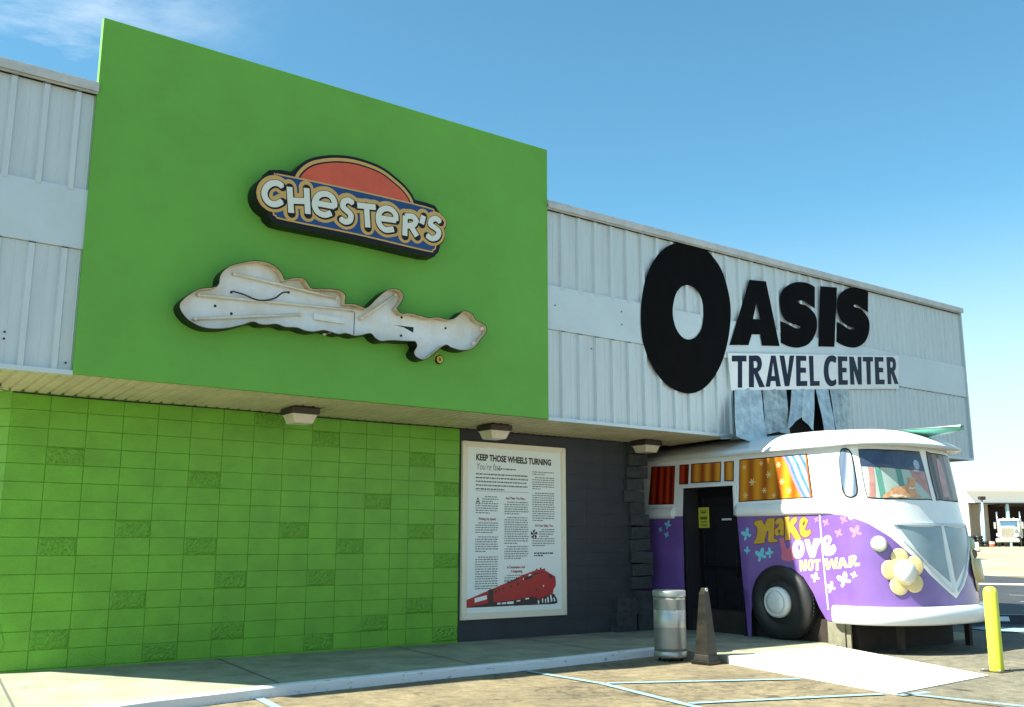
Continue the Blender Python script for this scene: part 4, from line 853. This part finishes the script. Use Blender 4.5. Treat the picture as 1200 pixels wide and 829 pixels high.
# windows
def window(pts, pane_m, frame_w=.020, mural=None, name='window', grid=(), fm=None):
    g = grid or ()
    fo = flat(name, [pts], [], VM, None, .004, fm or M['black'], VAN, grid=g, smooth=True)
    pn = flat('pane', [shrink(pts, frame_w)], [], VM, None, .007, pane_m, fo, grid=g, smooth=True)
    return fo
def shrink(loop, w):            # inset in metres, s-units scaled on the nose
    cs = sum(p[0] for p in loop) / len(loop); k = 1.0 if cs < .0 else (3.6 if .1 < cs < .9 else 2.2)
    l2 = [(p[0] * k, p[1]) for p in loop]; q = grow(l2, -w); return [(a / k, b_) for a, b_ in q]
wa = window(F_winA, M['cur_orange'])
window(F_winB, M['cur_amber']); window(F_winC, M['cur_amber']); window(F_winD, M['cur_red']); window(F_winE, M['cur_red'])
# blue swirl at the front end of the big window
def sw(o0, o1): 
    L_ = [( -.95 + o0, 2.775), (-.86 + o0, 2.64), (-.78 + o0, 2.46), (-.68 + o0, 2.28), (-.60 + o0, 2.150)]
    R_ = [( -.95 + o1, 2.775), (-.86 + o1, 2.64), (-.78 + o1, 2.46), (-.68 + o1, 2.28), (-.60 + o1, 2.150)]
    lim = lambda p: (min(p[0], -.632 + (2.775 - p[1]) * .155), p[1])
    return [lim(p) for p in L_] + [lim(p) for p in R_][::-1]
for i, (a, c, mm) in enumerate(((-.10, -.055, 'coral'), (-.055, .0, 'mblue'), (0, .07, 'mpale'), (.07, .12, 'mblue'), (.12, .20, 'mpale'), (.20, .25, 'mblue'), (.25, .34, 'mpale'), (.34, .6, 'mblue'))):
    q = sw(a, c)
    try: flat('mural_stripe', [q], [], VM, None, .0090 + i * .0004, M[mm], wa)
    except Exception as e: pass
def star(c, r, n=6, inner=.45, ph=0.3, mapk=1.0):
    return [(c[0] + (r if k % 2 == 0 else r * inner) * math.cos(ph + k * math.pi / n) * mapk, c[1] + (r if k % 2 == 0 else r * inner) * math.sin(ph + k * math.pi / n)) for k in range(2 * n)]
for c, r in (((-1.78, 2.66), .045), ((-1.62, 2.42), .065), ((-1.75, 2.22), .055), ((-1.45, 2.70), .045), ((-1.30, 2.52), .06), ((-1.38, 2.28), .05), ((-1.12, 2.66), .05), ((-1.05, 2.40), .05), ((-1.20, 2.20), .045), ((-.92, 2.26), .05)):
    flat('painted_daisy', [[(c[0] + r * (.62 + .38 * math.cos(6 * t_)) * math.cos(t_), c[1] + r * (.62 + .38 * math.cos(6 * t_)) * math.sin(t_)) for t_ in [k * math.pi / 24 for k in range(48)]]], [], VM, None, .0086, M['daisy'], wa)
# corner window, windscreens
ov = window(smooth(F_oval, True, 2, 90), M['swirl'], .022, grid=bgrid(-.06, .11, 2.1, 2.83, ds=.012, dS=.02))
gs = bgrid(.11, .5, 2.08, 2.82, dz=.05)
def clip_band(poly): return poly
for side in (0, 1):
    f = (lambda p: p) if side == 0 else mir
    g = gs if side == 0 else [(1 - a, b_) for a, b_ in gs]
    FS = smooth(F_shield, True, 3, 80); fo = flat('windscreen', [f(FS)], [], VM, None, .004, M['black'], VAN, grid=g, smooth=True)
    FS = smooth(F_shield, True, 3, 80); inner = shrink(FS, .016)
    fo['label'] = 'painted windscreen with pale green stripes and a cat' if side == 0 else 'dark painted windscreen half with a drape'
    flat('pane', [f(inner)], [], VM, None, .006, M['win_pale'] if side == 0 else M['drape'], fo, grid=g, smooth=True)
    if side == 0:
        pv, ptx = cdt([inner, [(.10, 2.56), (.52, 2.50), (.52, 2.9), (.10, 2.9)], [(.225, 2.0), (.255, 2.0), (.235, 2.9), (.205, 2.9)], [(.335, 2.0), (.365, 2.0), (.355, 2.9), (.325, 2.9)],
                       [(.155, 2.0), (.195, 2.0), (.205, 2.35), (.20, 2.9), (.165, 2.9), (.175, 2.4)], [(.40, 2.55), (.42, 2.38), (.47, 2.22), (.5, 2.1), (.5, 2.9), (.40, 2.9)]], g)
        def sub(name, poly, m, d): sheet(name, pv, [q for q in region(pv, ptx, [poly]) if inpoly((sum(pv[i].x for i in q) / 3, sum(pv[i].y for i in q) / 3), inner)], VM, None, d, m, fo, smooth=True)
        sub('painted_stripe', [(.225, 2.0), (.255, 2.0), (.235, 2.9), (.205, 2.9)], M['win_green'], .0080)
        sub('painted_stripe', [(.335, 2.0), (.365, 2.0), (.355, 2.9), (.325, 2.9)], M['win_green'], .0080)
        sub('painted_drape', [(.155, 2.0), (.195, 2.0), (.205, 2.35), (.20, 2.9), (.165, 2.9), (.175, 2.4)], M['mauve'], .0085)
        sub('painted_drape', [(.40, 2.55), (.42, 2.38), (.47, 2.22), (.5, 2.1), (.5, 2.9), (.40, 2.9)], M['mauve'], .0085)
        sub('eave_shade_band', [(.10, 2.56), (.52, 2.50), (.52, 2.9), (.10, 2.9)], M['win_shade'], .0100)  # shadow of the roof eave, painted in as a navy band
        # painted cat lying along the sill
        e = lambda c, rx, rz: [(c[0] + rx * math.cos(k * math.pi / 12), c[1] + rz * math.sin(k * math.pi / 12)) for k in range(24)]
        ct = flat('painted_cat', [smooth(V_cat[0], True, 2, 60)], [], VM, None, .0120, M['cat'], fo, grid=g)
        flat('painted_collar', V_collar, [], VM, None, .0128, M['pinkwhite'], fo)
        flat('painted_belly', V_belly, [], VM, None, .0128, M['pinkwhite'], fo)
        flat('painted_mirror', [e((.449, 2.60), .016, .07)], [], VM, None, .0128, M['mpale'], fo)
        band([(.115, 2.815), (.30, 2.818), (.485, 2.815)], .03, .0, 'windscreen_lip', M['trim'], VAN, th=.012, k=6)
    else:
        flat('drape_centre', [[(.555, 2.15), (.60, 2.15), (.61, 2.5), (.60, 2.72), (.57, 2.72), (.56, 2.4)]], [], VM, None, .0090, M['mauve'], fo, grid=g)
# lettering on the flank (real words, painted)
LV = [o for o in VAN.children if o.name.startswith('lower_body')][0]
lg = bgrid(-1.7, .12, 1.05, 1.9, dz=.05)
LG = lambda lps: [smooth(q, True, 3, 70) for q in lps]
flat('make_lettering', LG(V_make), LG(V_make_h), VM, None, .0016, M['let_yellow'], LV)
flat('love_initial', LG(V_l), [], VM, None, .0019, M['let_pink'], LV)
flat('love_lettering', LG(V_ove), LG(V_ove_h), VM, None, .0020, M['let_white'], LV, grid=lg)
flat('not_war_lettering', V_not, V_not_h, VM, None, .0018, M['let_pale'], LV, grid=[g_ for g_ in lg if g_[0] > -.05])
flat('make_outline', [grow(q, .012) for q in LG(V_make)], [], VM, None, .0012, M['let_shadow'], LV)
def butterfly(a, z, r, m, ang=0.4):
    ls = []
    for k, (ro, rr_, dd) in enumerate(((.9, .55, .55), (2.2, .55, .55), (-.5, .38, .45), (-2.6, .38, .45))):
        cx, cz = a + r * dd * math.cos(ang + ro), z + r * dd * math.sin(ang + ro); q = []
        for i in range(14):
            t_ = i * math.pi / 7; x, y = r * rr_ * math.cos(t_), r * rr_ * .55 * math.sin(t_); q.append((cx + x * math.cos(ang + ro) - y * math.sin(ang + ro), cz + x * math.sin(ang + ro) + y * math.cos(ang + ro)))
        ls.append(q)
    flat('painted_butterfly', ls, [], VA, None, .0014, m, LV)
for (s, z), r, an in zip(F_bf_c, (.11, .065, .12, .085, .085, .05, .06), (.5, .7, .4, .9, .5, .3, .4)): butterfly(s2a(s), z, r, M['cyan'], an)
for (s, z), r in zip(F_bf_w, (.08, .09, .12, .05)): butterfly(s2a(s), z, r, M['lilac'], .5)
for (s, z), r in zip(F_bf_r, (.06, .07, .10, .07, .045)): butterfly(s2a(s), z, r, M['coral'], .3)
# bumper
prof = [(.395, .0), (.400, .09), (.43, .125), (.52, .140), (.60, .125), (.632, .09), (.640, .0)]; vs = []; ss = [-.20 + i * .05 for i in range(4)] + [i / 60 for i in range(61)] + [1.05 + .05 * i for i in range(4)]
for i, s in enumerate(ss):
    k = .5 if i in (0, len(ss) - 1) else 1
    for z, d in prof: vs.append(VM(s, z, d * k))
m_ = len(prof); o = MB().add(vs, [(i * m_ + j, i * m_ + j + 1, (i + 1) * m_ + j + 1, (i + 1) * m_ + j) for i in range(len(ss) - 1) for j in range(m_ - 1)] + [tuple(range(m_)), tuple((len(ss) - 1) * m_ + j for j in range(m_))], True).build('bumper', M['van_white'], VAN)
# headlights with petals, small lamps
def orient(s, z):
    n = SN(s, z); zz = Vector((0, 0, 1)); x = zz.cross(n).normalized(); y = n.cross(x); return S(s, z), x, y, n
def dome(mb, c, x, y, n, r, h, flat_r=.6, base=0.0, seg=28, ry=None):
    ry = ry or r; rings = [(1.0, base), (1.0, base + h * .55), (.93, base + h * .85), (flat_r, base + h), (0.02, base + h * 1.02)]; vs = []
    for k, q in rings:
        for i in range(seg):
            t_ = 2 * math.pi * i / seg; vs.append(c + x * r * k * math.cos(t_) + y * ry * k * math.sin(t_) + n * q)
    mb.add(vs, [(i * seg + j, i * seg + (j + 1) % seg, (i + 1) * seg + (j + 1) % seg, (i + 1) * seg + j) for i in range(4) for j in range(seg)] + [tuple(4 * seg + j for j in range(seg))], True); return mb
for sgn in (0, 1):
    s = .276 if sgn == 0 else .724; c, x, y, n = orient(s, 1.098); 
    if sgn: x = x
    hl = dome(MB(), c, x, y, n, .160, .10, .80, ry=.175).build('headlight', M['petal'], VAN)
    dome(MB(), c, x, y, n, .135, .022, .92, base=.096, ry=.15).build('headlight_lens', M['lamp_white'], hl)
    for k in range(5):
        a = math.pi / 2 + .15 + k * 2 * math.pi / 5; dx, dy = x * math.cos(a) + y * math.sin(a), y * math.cos(a) - x * math.sin(a)
        dome(MB(), c + dx * .200, dx, dy, n, .125, .022, .85, ry=.132).build('flower_petal', M['petal'], hl)
    c, x, y, n = orient(.178 if sgn == 0 else .822, 1.48)
    sl = dome(MB(), c, x, y, n, .105, .075, .8).build('side_lamp', M['lime'], VAN)
    dome(MB(), c, x, y, n, .082, .03, .75, base=.07).build('side_lamp_lens', M['lamp_white'], sl)
# roof with overhanging visor
rim = [(-4.7 + i * .3) for i in range(16)] + [i / 40 for i in range(0, 41)] + [1.2 + i * .3 for i in range(15)]
rings = []; NT = 12
for k in range(NT + 1):
    t_ = k / NT; ring = []
    for s in rim:
        p = S(s, 2.9); n = SN(s, 2.9); n.z = 0; n.normalize()
        fr_ = max(0.0, (-2.2 - p.y) / .55); ov_ = .075 + .16 * min(1, fr_)
        p = p + n * ov_; core = Vector((XC, max(p.y + 0.55 * min(1, fr_) , -2.25 + .2) if p.y < -2.05 else p.y, 0))
        q = p.lerp(core, t_ ** 1.25 if False else t_); rise = .335 * min(1, (1 - (1 - t_) ** 2.6))
        fall = 1 - .38 * max(0, min(1, (-1.2 - q.y) / 1.7)) ** 1.3
        q.z = 2.90 + rise * fall; ring.append(q)
    rings.append(ring)
low = [Vector((q.x, q.y, 2.855)) for q in rings[0]]; inn = []
for s in rim: inn.append(VM(s, 2.87, -.01))
allr = [inn, low] + rings; nn = len(rim); vs = [p for r_ in allr for p in r_]
o = MB().add(vs, [(i * nn + j, i * nn + j + 1, (i + 1) * nn + j + 1, (i + 1) * nn + j) for i in range(len(allr) - 1) for j in range(nn - 1)], True).build('roof', M['van_white'], VAN)
vs = []
for s in rim:
    p = rings[0][rim.index(s)]; n = SN(s, 2.9); n.z = 0; n.normalize()
    vs += [p + n * .0 + Vector((0, 0, -.045)), p + n * .022 + Vector((0, 0, -.035)), p + n * .022 + Vector((0, 0, -.012)), p + Vector((0, 0, -.004))]
MB().add(vs, [(4 * i + j, 4 * i + j + 1, 4 * i + 5 + j, 4 * i + 4 + j) for i in range(nn - 1) for j in range(3)], True).build('roof_gutter', M['trim'], VAN)
# door recess and glass door
DX = 10.46
b = MB(); b.box(10.16, DX, .86, .90, .1, 2.40).box(10.16, DX, -.44, -.40, .1, 2.38).box(10.16, DX, -.40, .86, 2.385, 2.42)
b.build('door_reveal', M['dark'], VAN)
MB().box(10.098, 10.13, -.262, -.225, 1.92, 2.39).box(10.092, 10.13, -.235, .885, 2.385, 2.43).build('door_trim', M['van_white'], VAN)
dr = MB().box(DX, DX + .05, -.40, .86, .1, .30).box(DX, DX + .05, -.40, .86, 2.24, 2.385).box(DX, DX + .05, .76, .86, .3, 2.24).box(DX, DX + .05, -.40, -.16, .3, 2.24).box(DX - .004, DX + .05, -.16, .76, 1.08, 1.14).build('door', M['black'], VAN, bevel=.004)
dr['label'] = 'black framed glass door'
MB().box(DX + .02, DX + .03, -.17, .77, .29, 2.25).build('door_glass', M['glass_dark'], dr)
MB().tube([(DX - .05, .02, .95), (DX - .05, .02, 1.45)], .013, 10).tube([(DX - .05, .02, .98), (DX + .02, .02, .98)], .010, 8).tube([(DX - .05, .02, 1.42), (DX + .02, .02, 1.42)], .010, 8).build('door_handle', M['steel_dark'], dr)
MB().box(DX - .008, DX, .14, .34, 1.855, 1.885).build('door_closer_plate', M['cream'], dr)
nt = MB().box(DX - .006, DX - .001, .62, .85, 1.74, 2.075).build('door_notice', M['notice'], dr)
b = MB()
for z, y0_, y1_, h in ((2.02, .66, .81, .012), (1.99, .68, .79, .03), (1.90, .66, .81, .05), (1.84, .67, .80, .02), (1.80, .66, .81, .012), (1.775, .66, .81, .012)): b.box(DX - .009, DX - .0065, y0_, y1_, z - h / 2, z + h / 2)
b.build('notice_print', M['notice_ink'], nt)
MB().box(DX + .5, DX + .52, -1.2, 1.6, .1, 2.7).build('inner_screen', M['dark'], VAN)
# wheel and wheel arch liner
wc = Vector((10.04, -1.06, .635)); wh = None
b = MB(); prof = [(.28, .03), (.33, .0), (.41, -.018), (.48, -.006), (.530, .03), (.552, .08), (.556, .12), (.556, .25), (.53, .30), (.40, .32)]
b.lathe(prof, wc, axis='x', n=64)
ty = None
for i, p in enumerate(b.v):
    if p[2] < .105: b.v[i] = (p[0] - (.0 if p[0] > 10.1 else .012), p[1] * 1.0, .105)
wheel = b.build('wheel', M['rubber'], VAN)
b = MB()
for k in range(64):
    a = 2 * math.pi * k / 64
    for j, dx in enumerate((.105, .155, .205)):
        aa = a + j * .03
        c = wc + Vector((dx, .556 * math.cos(aa), .556 * math.sin(aa)))
        if c.z < .16: continue
        b.box(c.x - .020, c.x + .020, c.y - .010, c.y + .010, c.z - .016, c.z + .016, rot=Matrix.Rotation(aa, 3, 'X'))
b.build('tread_block', M['rubber'], wheel)
b = MB(); b.lathe([(.222, .03), (.224, -.03), (.215, -.07), (.19, -.092), (.170, -.095), (.165, -.082), (.157, -.098), (.09, -.112), (.02, -.115)], wc, axis='x', n=48); b.build('hubcap', M['hub'], wheel)
b = MB(); b.lathe([(.33, .03), (.29, .012), (.22, .01)], wc, axis='x', n=48, cap=False); b.build('wheel_rim', M['rubber'], wheel)
b = MB(); n_ = 24; vs = []
for i, x_ in enumerate((10.085, 10.60)):
    for k in range(n_ + 1):
        a = math.pi * k / n_ ; vs.append((x_, -1.04 + .70 * math.cos(a), .43 + .735 * math.sin(a)))
b.add(vs, [(k, k + 1, n_ + 2 + k, n_ + 1 + k) for k in range(n_)]); b.add([vs[n_ + 1 + k] for k in range(n_ + 1)], [tuple(range(n_ + 1))]); b.box(10.1, 10.6, -.36, -.33, .1, .46)
b.box(10.55, 10.6, -1.75, -.33, .1, .5)
b.build('wheel_arch', M['dark'], VAN)
# understructure
MB().box(10.24, 12.62, -2.25, 1.3, 0, .44).build('dark_skirt', M['darkwood'], VAN)
MB().box(10.30, 12.45, -2.75, -2.26, .40, .44).build('underfloor', M['dark'], VAN)
MB().box(10.08, 10.16, -2.14, -1.86, 0.02, .43).box(10.16, 10.28, -1.95, -1.86, .02, .43).build('support_post', M['postwood'], VAN, bevel=.006)
MB().box(10.10, 10.13, -2.22, -2.15, 0.02, .43).build('support_post', M['postwood'], VAN, bevel=.004)
MB().box(10.55, 10.64, -2.70, -2.62, 0, .41).build('support_post', M['darkwood'], VAN, bevel=.004)
MB().box(12.46, 12.54, -2.60, -2.52, 0, .41).build('support_post', M['darkwood'], VAN, bevel=.004)

# ------------------------------------------------------------------ surfboard on the roof
SB = thing('surfboard', 'turquoise surfboard lying on the van roof with its nose over the front', 'surfboard')
def board_mesh(m_, z_off, top):
    n = 24; vs = []; L0, L1 = -1.75, -3.24
    for i in range(n + 1):
        t_ = i / n; y = L0 + (L1 - L0) * t_; w = .26 * (max(0, math.sin(math.pi * min(1, (t_ * .94 + .04)))) ** .55) * (1 - .12 * t_)
        zc = 3.14 - .07 * t_ + .06 * t_ ** 3
        for k in range(9):
            u_ = -1 + k / 4; th_ = .035 * math.sqrt(max(0, 1 - u_ * u_ * .98)) * (1 if top else -1)
            vs.append((11.72 + u_ * w + (-.12 * t_), y, zc + th_ + z_off + u_ * w * -.13))
    return MB().add(vs, [(i * 9 + j, i * 9 + j + 1, (i + 1) * 9 + j + 1, (i + 1) * 9 + j) for i in range(n) for j in range(8)], True)
board_mesh('', 0, True).build('deck', M['board_pale'], SB)
board_mesh('', -.001, False).build('hull', M['turq'], SB)
MB().add([(11.70, -1.85, 3.11), (11.70, -2.10, 3.11), (11.70, -1.9, 3.0), (11.712, -1.85, 3.11), (11.712, -2.10, 3.11), (11.712, -1.9, 3.0)], [(0, 1, 2), (3, 5, 4), (0, 3, 4, 1), (1, 4, 5, 2), (2, 5, 3, 0)]).build('fin', M['turq'], SB)

# ------------------------------------------------------------------ bin, steel obelisk, bollard
T = thing('litter_bin', 'round brushed steel litter bin on the asphalt beside the tapered steel receptacle', 'bin', loc=(7.52, -1.32, 0))
MB().lathe([(.209, .05), (.214, .055), (.214, .12), (.208, .125)], (0, 0, 0), n=48).build('base_ring', M['steel'], T)
MB().lathe([(.207, .12), (.207, .82)], (0, 0, 0), n=48).build('body', M['steel'], T)
for z0_, z1_ in ((.16, .42), (.64, .77)): MB().lathe([(.2086, z0_), (.2086, z1_)], (0, 0, 0), n=48, cap=False).build('perforated_band', M['steel_perf'], T)
MB().lathe([(.210, .80), (.216, .81), (.216, .875), (.204, .885), (.12, .89), (.118, .86), (.02, .86)], (0, 0, 0), n=48).build('lid', M['steel'], T)
for a in range(4): MB().lathe([(.02, 0), (.02, .05)], (.14 * math.cos(a * 1.57 + .7), .14 * math.sin(a * 1.57 + .7), 0), n=10).build('foot', M['steel_dark'], T)
T = thing('ash_receptacle', 'tall tapered dark metal obelisk ash receptacle beside the round bin', 'ash receptacle', loc=(7.60, -1.86, 0), rz=R(8))
def frus(mb, z0, a0, z1, a1):
    return mb.add([(-a0, -a0, z0), (a0, -a0, z0), (a0, a0, z0), (-a0, a0, z0), (-a1, -a1, z1), (a1, -a1, z1), (a1, a1, z1), (-a1, a1, z1)], [(3, 2, 1, 0), (4, 5, 6, 7), (0, 1, 5, 4), (1, 2, 6, 5), (2, 3, 7, 6), (3, 0, 4, 7)])
mb = MB(); frus(mb, 0, .135, .045, .135); mb.build('base', M['steel_dark'], T, bevel=.006)
mb = MB(); frus(mb, .0455, .120, .12, .100); frus(mb, .1201, .099, .86, .046); mb.build('body', M['steel_dark'], T, bevel=.005)
mb = MB(); frus(mb, .8605, .048, .875, .048); frus(mb, .8755, .040, .93, .026); mb.build('cap', M['steel_dark'], T, bevel=.004)
MB().lathe([(.026, 0), (.026, -.008), (.012, -.008), (.012, 0)], (0, -.036, .905), axis='y', n=20, cap=False).build('lock_ring', M['steel'], T)
MB().add([(.0735, -.04, .52), (.0735, .035, .52), (.0600, .030, .72), (.0600, -.030, .72)], [(0, 1, 2, 3)]).build('label_plate', M['steel'], T, recalc=False)
T = thing('bollard', 'bright yellow green bollard bolted to the ground at the foot of the ramp', 'bollard', loc=(9.80, -4.40, 0))
pr = [(.078, .012), (.080, .02), (.080, .90), (.076, .93), (.064, .958), (.042, .976), (.015, .983)]
o = MB().lathe(pr, (0, 0, 0), n=36).build('post', M['bollard'], T)
MB().box(-.15, .15, -.13, .13, 0.002, .014).build('base_plate', M['darkwood'], T, bevel=.003)
for x, y in ((-.12, -.10), (.12, -.10), (.12, .10), (-.12, .10)): MB().lathe([(.014, .014), (.014, .035), (.010, .04)], (x, y, 0), n=8).build('bolt', M['steel'], T)

# ------------------------------------------------------------------ things beyond the van
def far_thing(name, label, cat, d, a, z=None, rz=None, group=None):
    x, y = at(d, a); z = ground_z(x, y) if z is None else z
    ang = math.atan2(RF.y, RF.x) if rz is None else rz
    return thing(name, label, cat, group, (x, y, z), ang)       # local x = to the right, local y = away
T = far_thing('workshop', 'white truck workshop with open dark bays across the lot', 'building', 126, 58.0)
MB().box(-.0, 42, 0, 12, 5.35, 6.9).box(-.4, 0, 0, 12, 0, 6.9).box(0, 42, 11.8, 12, 0, 5.35).build('wall', M['shop_white'], T)
MB().box(-.3, 42.4, -.5, 12.4, 6.9, 7.15).build('roof', M['shop_white'], T)
MB().box(0.01, 41.9, 11.5, 11.79, .02, 5.34).box(.01, .3, .2, 11.5, .02, 5.34).box(.3, 3.2, 1.6, 1.8, .02, 5.3).build('inner_wall', M['shop_in'], T)
MB().box(4.2, 42, .3, 11, 5.05, 5.3).box(-.02, 42, -.1, .1, 5.30, 5.42).build('lintel', M['darkwood'], T)
for x in (1.6, 4.9, 9.6, 14.6, 20, 26, 32): MB().box(x, x + .35, .2, .55, 0, 5.3).build('bay_post', M['pole_blue'], T)
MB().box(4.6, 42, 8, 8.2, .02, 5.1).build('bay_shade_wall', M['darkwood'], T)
T = far_thing('area_light', 'pale post with a dark box lamp in front of the workshop', 'street lamp', 118, 56.0)
MB().tube([(0, 0, 0), (0, 0, 5.5)], .11, 10).build('post', M['pole_blue'], T); MB().box(-.35, .35, -.3, .3, 5.45, 5.85).build('lamp_head', M['darkwood'], T, bevel=.05)
T = far_thing('semi_truck', 'white long nosed semi truck facing out of the workshop bay', 'truck', 106, 52.7, rz=math.atan2(RF.y, RF.x) - .60)
MB().box(-1.15, 1.15, -.4, -.0, .45, .85).build('bumper', M['chrome'], T, bevel=.06)
MB().box(-.72, .72, .0, 1.5, .75, 2.15).build('hood', M['truck_white'], T, bevel=.12)
MB().box(-1.0, 1.0, 3.6, 6.4, 1.1, 2.4).build('sleeper', M['darkwood'], T, bevel=.1)
MB().box(-.62, .62, -.06, .02, .92, 2.0).build('grille', M['shop_in'], T, bevel=.04)
b = MB()
for k in range(9): b.box(-.5 + k * .12, -.46 + k * .12, -.075, -.061, 1.0, 1.92)
b.build('grille_bar', M['greyink'], T)
c = MB().box(-1.05, 1.05, 1.5, 3.4, .9, 2.95).build('cab', M['truck_white'], T, bevel=.12)
MB().box(-.85, .85, 1.46, 1.49, 2.1, 2.7).build('windscreen', M['truck_blue'], c)
MB().box(-1.0, 1.0, 1.35, 1.6, 2.78, 2.9).build('sun_visor', M['truck_white'], c)
for x in (-.5, 0, .5): MB().box(x - .08, x + .08, 1.6, 1.8, 2.96, 3.05).build('roof_lamp', M['petal'], c)
for x in (-1, 1):
    MB().box(x * .72 - .25, x * .72 + .25, .1, 1.3, .95, 1.35).build('fender', M['truck_white'], T, bevel=.1)
    MB().box(x * .92 - .15, x * .92 + .15, -.05, .12, 1.1, 1.4).build('headlight', M['lamp_white'], T, bevel=.04)
    MB().lathe([(.5, -.15), (.52, -.1), (.52, .1), (.5, .15)], (x * 1.0, .75, .52), axis='x', n=24).build('wheel', M['rubber'], T)
    MB().tube([(x * 1.12, 1.7, 1.2), (x * 1.12, 1.7, 3.7)], .08, 8).build('exhaust_stack', M['chrome'], T)
    MB().box(x * 1.35 - .1, x * 1.35 + .1, 1.3, 1.4, 1.9, 2.6).build('mirror', M['chrome'], T)
MB().box(-.45, .45, 3.4, 6.5, .7, 1.1).build('frame', M['darkwood'], T)
for x in (-1, 1): MB().lathe([(.5, -.25), (.52, -.2), (.52, .2), (.5, .25)], (x * .9, 5.5, .52), axis='x', n=24).build('wheel', M['rubber'], T)
for i in range(3):
    for k in range(4 if i < 2 else 2):
        T = far_thing('stacked_tyre', '', 'tyre', 112, 51.6 + i * .75, group='used tyres stacked beside the workshop wall')
        T['label'] = 'used black tyre in the stacks beside the workshop wall'
        T.location.z += k * .3
        MB().lathe([(.30, .02), (.38, 0), (.46, .03), (.50, .10), (.50, .20), (.46, .27), (.38, .30), (.30, .28)], (0, 0, 0), n=20, cap=False).build('casing', M['rubber'], T)
T = far_thing('oil_drum', 'small red and white drum beside the lamp post at the workshop', 'drum', 110, 52.9)
MB().lathe([(.28, 0), (.29, .02), (.29, .55), (.28, .57)], (0, 0, 0), n=18).build('body', M['crate_red'], T); MB().lathe([(.292, .3), (.292, .5)], (0, 0, 0), n=18, cap=False).build('label_band', M['truck_white'], T)
# parked pickup mostly hidden behind the van
T = far_thing('parked_pickup', 'white pickup truck mostly hidden behind the nose of the van', 'pickup truck', 68, 28.9)
MB().box(-2.4, 2.5, -.95, .95, .55, 1.15).build('body', M['truck_white'], T, bevel=.1)
c = MB().box(-1.0, 1.2, -.85, .85, 1.15, 1.85).build('cab', M['truck_white'], T, bevel=.15)
MB().box(-.8, 1.22, -.87, .87, 1.28, 1.72).build('cab_window', M['truck_blue'], c, bevel=.05)
for x in (-1.6, 2.35 - .45):
    for y in (-.9, .9): MB().lathe([(.36, -.12), (.38, -.08), (.38, .08), (.36, .12)], (x, y, .38), axis='y', n=24).build('wheel', M['rubber'], T)
MB().box(2.48, 2.6, -.9, .9, .5, .75).build('bumper', M['chrome'], T, bevel=.03)
# low black rubber barrier with white reflectors
T = thing('rubber_barrier', 'low black barrier on the dark asphalt with white reflector patches', 'barrier', loc=(16.6, -.55, .0), rz=math.atan2(RF.y, RF.x))
MB().add([(-1.2, -.15, 0), (1.9, -.15, 0), (1.9, .15, 0), (-1.2, .15, 0), (-1.15, -.06, .17), (1.85, -.06, .17), (1.85, .06, .17), (-1.15, .06, .17)], [(3, 2, 1, 0), (4, 5, 6, 7), (0, 1, 5, 4), (1, 2, 6, 5), (2, 3, 7, 6), (3, 0, 4, 7)]).build('body', M['rubber'], T)
for x in (-.35, .35, 1.35): MB().add([(x - .1, -.132, .06), (x + .1, -.132, .06), (x + .1, -.088, .14), (x - .1, -.088, .14)], [(0, 1, 2, 3)]).build('reflector', M['board'], T, recalc=False)
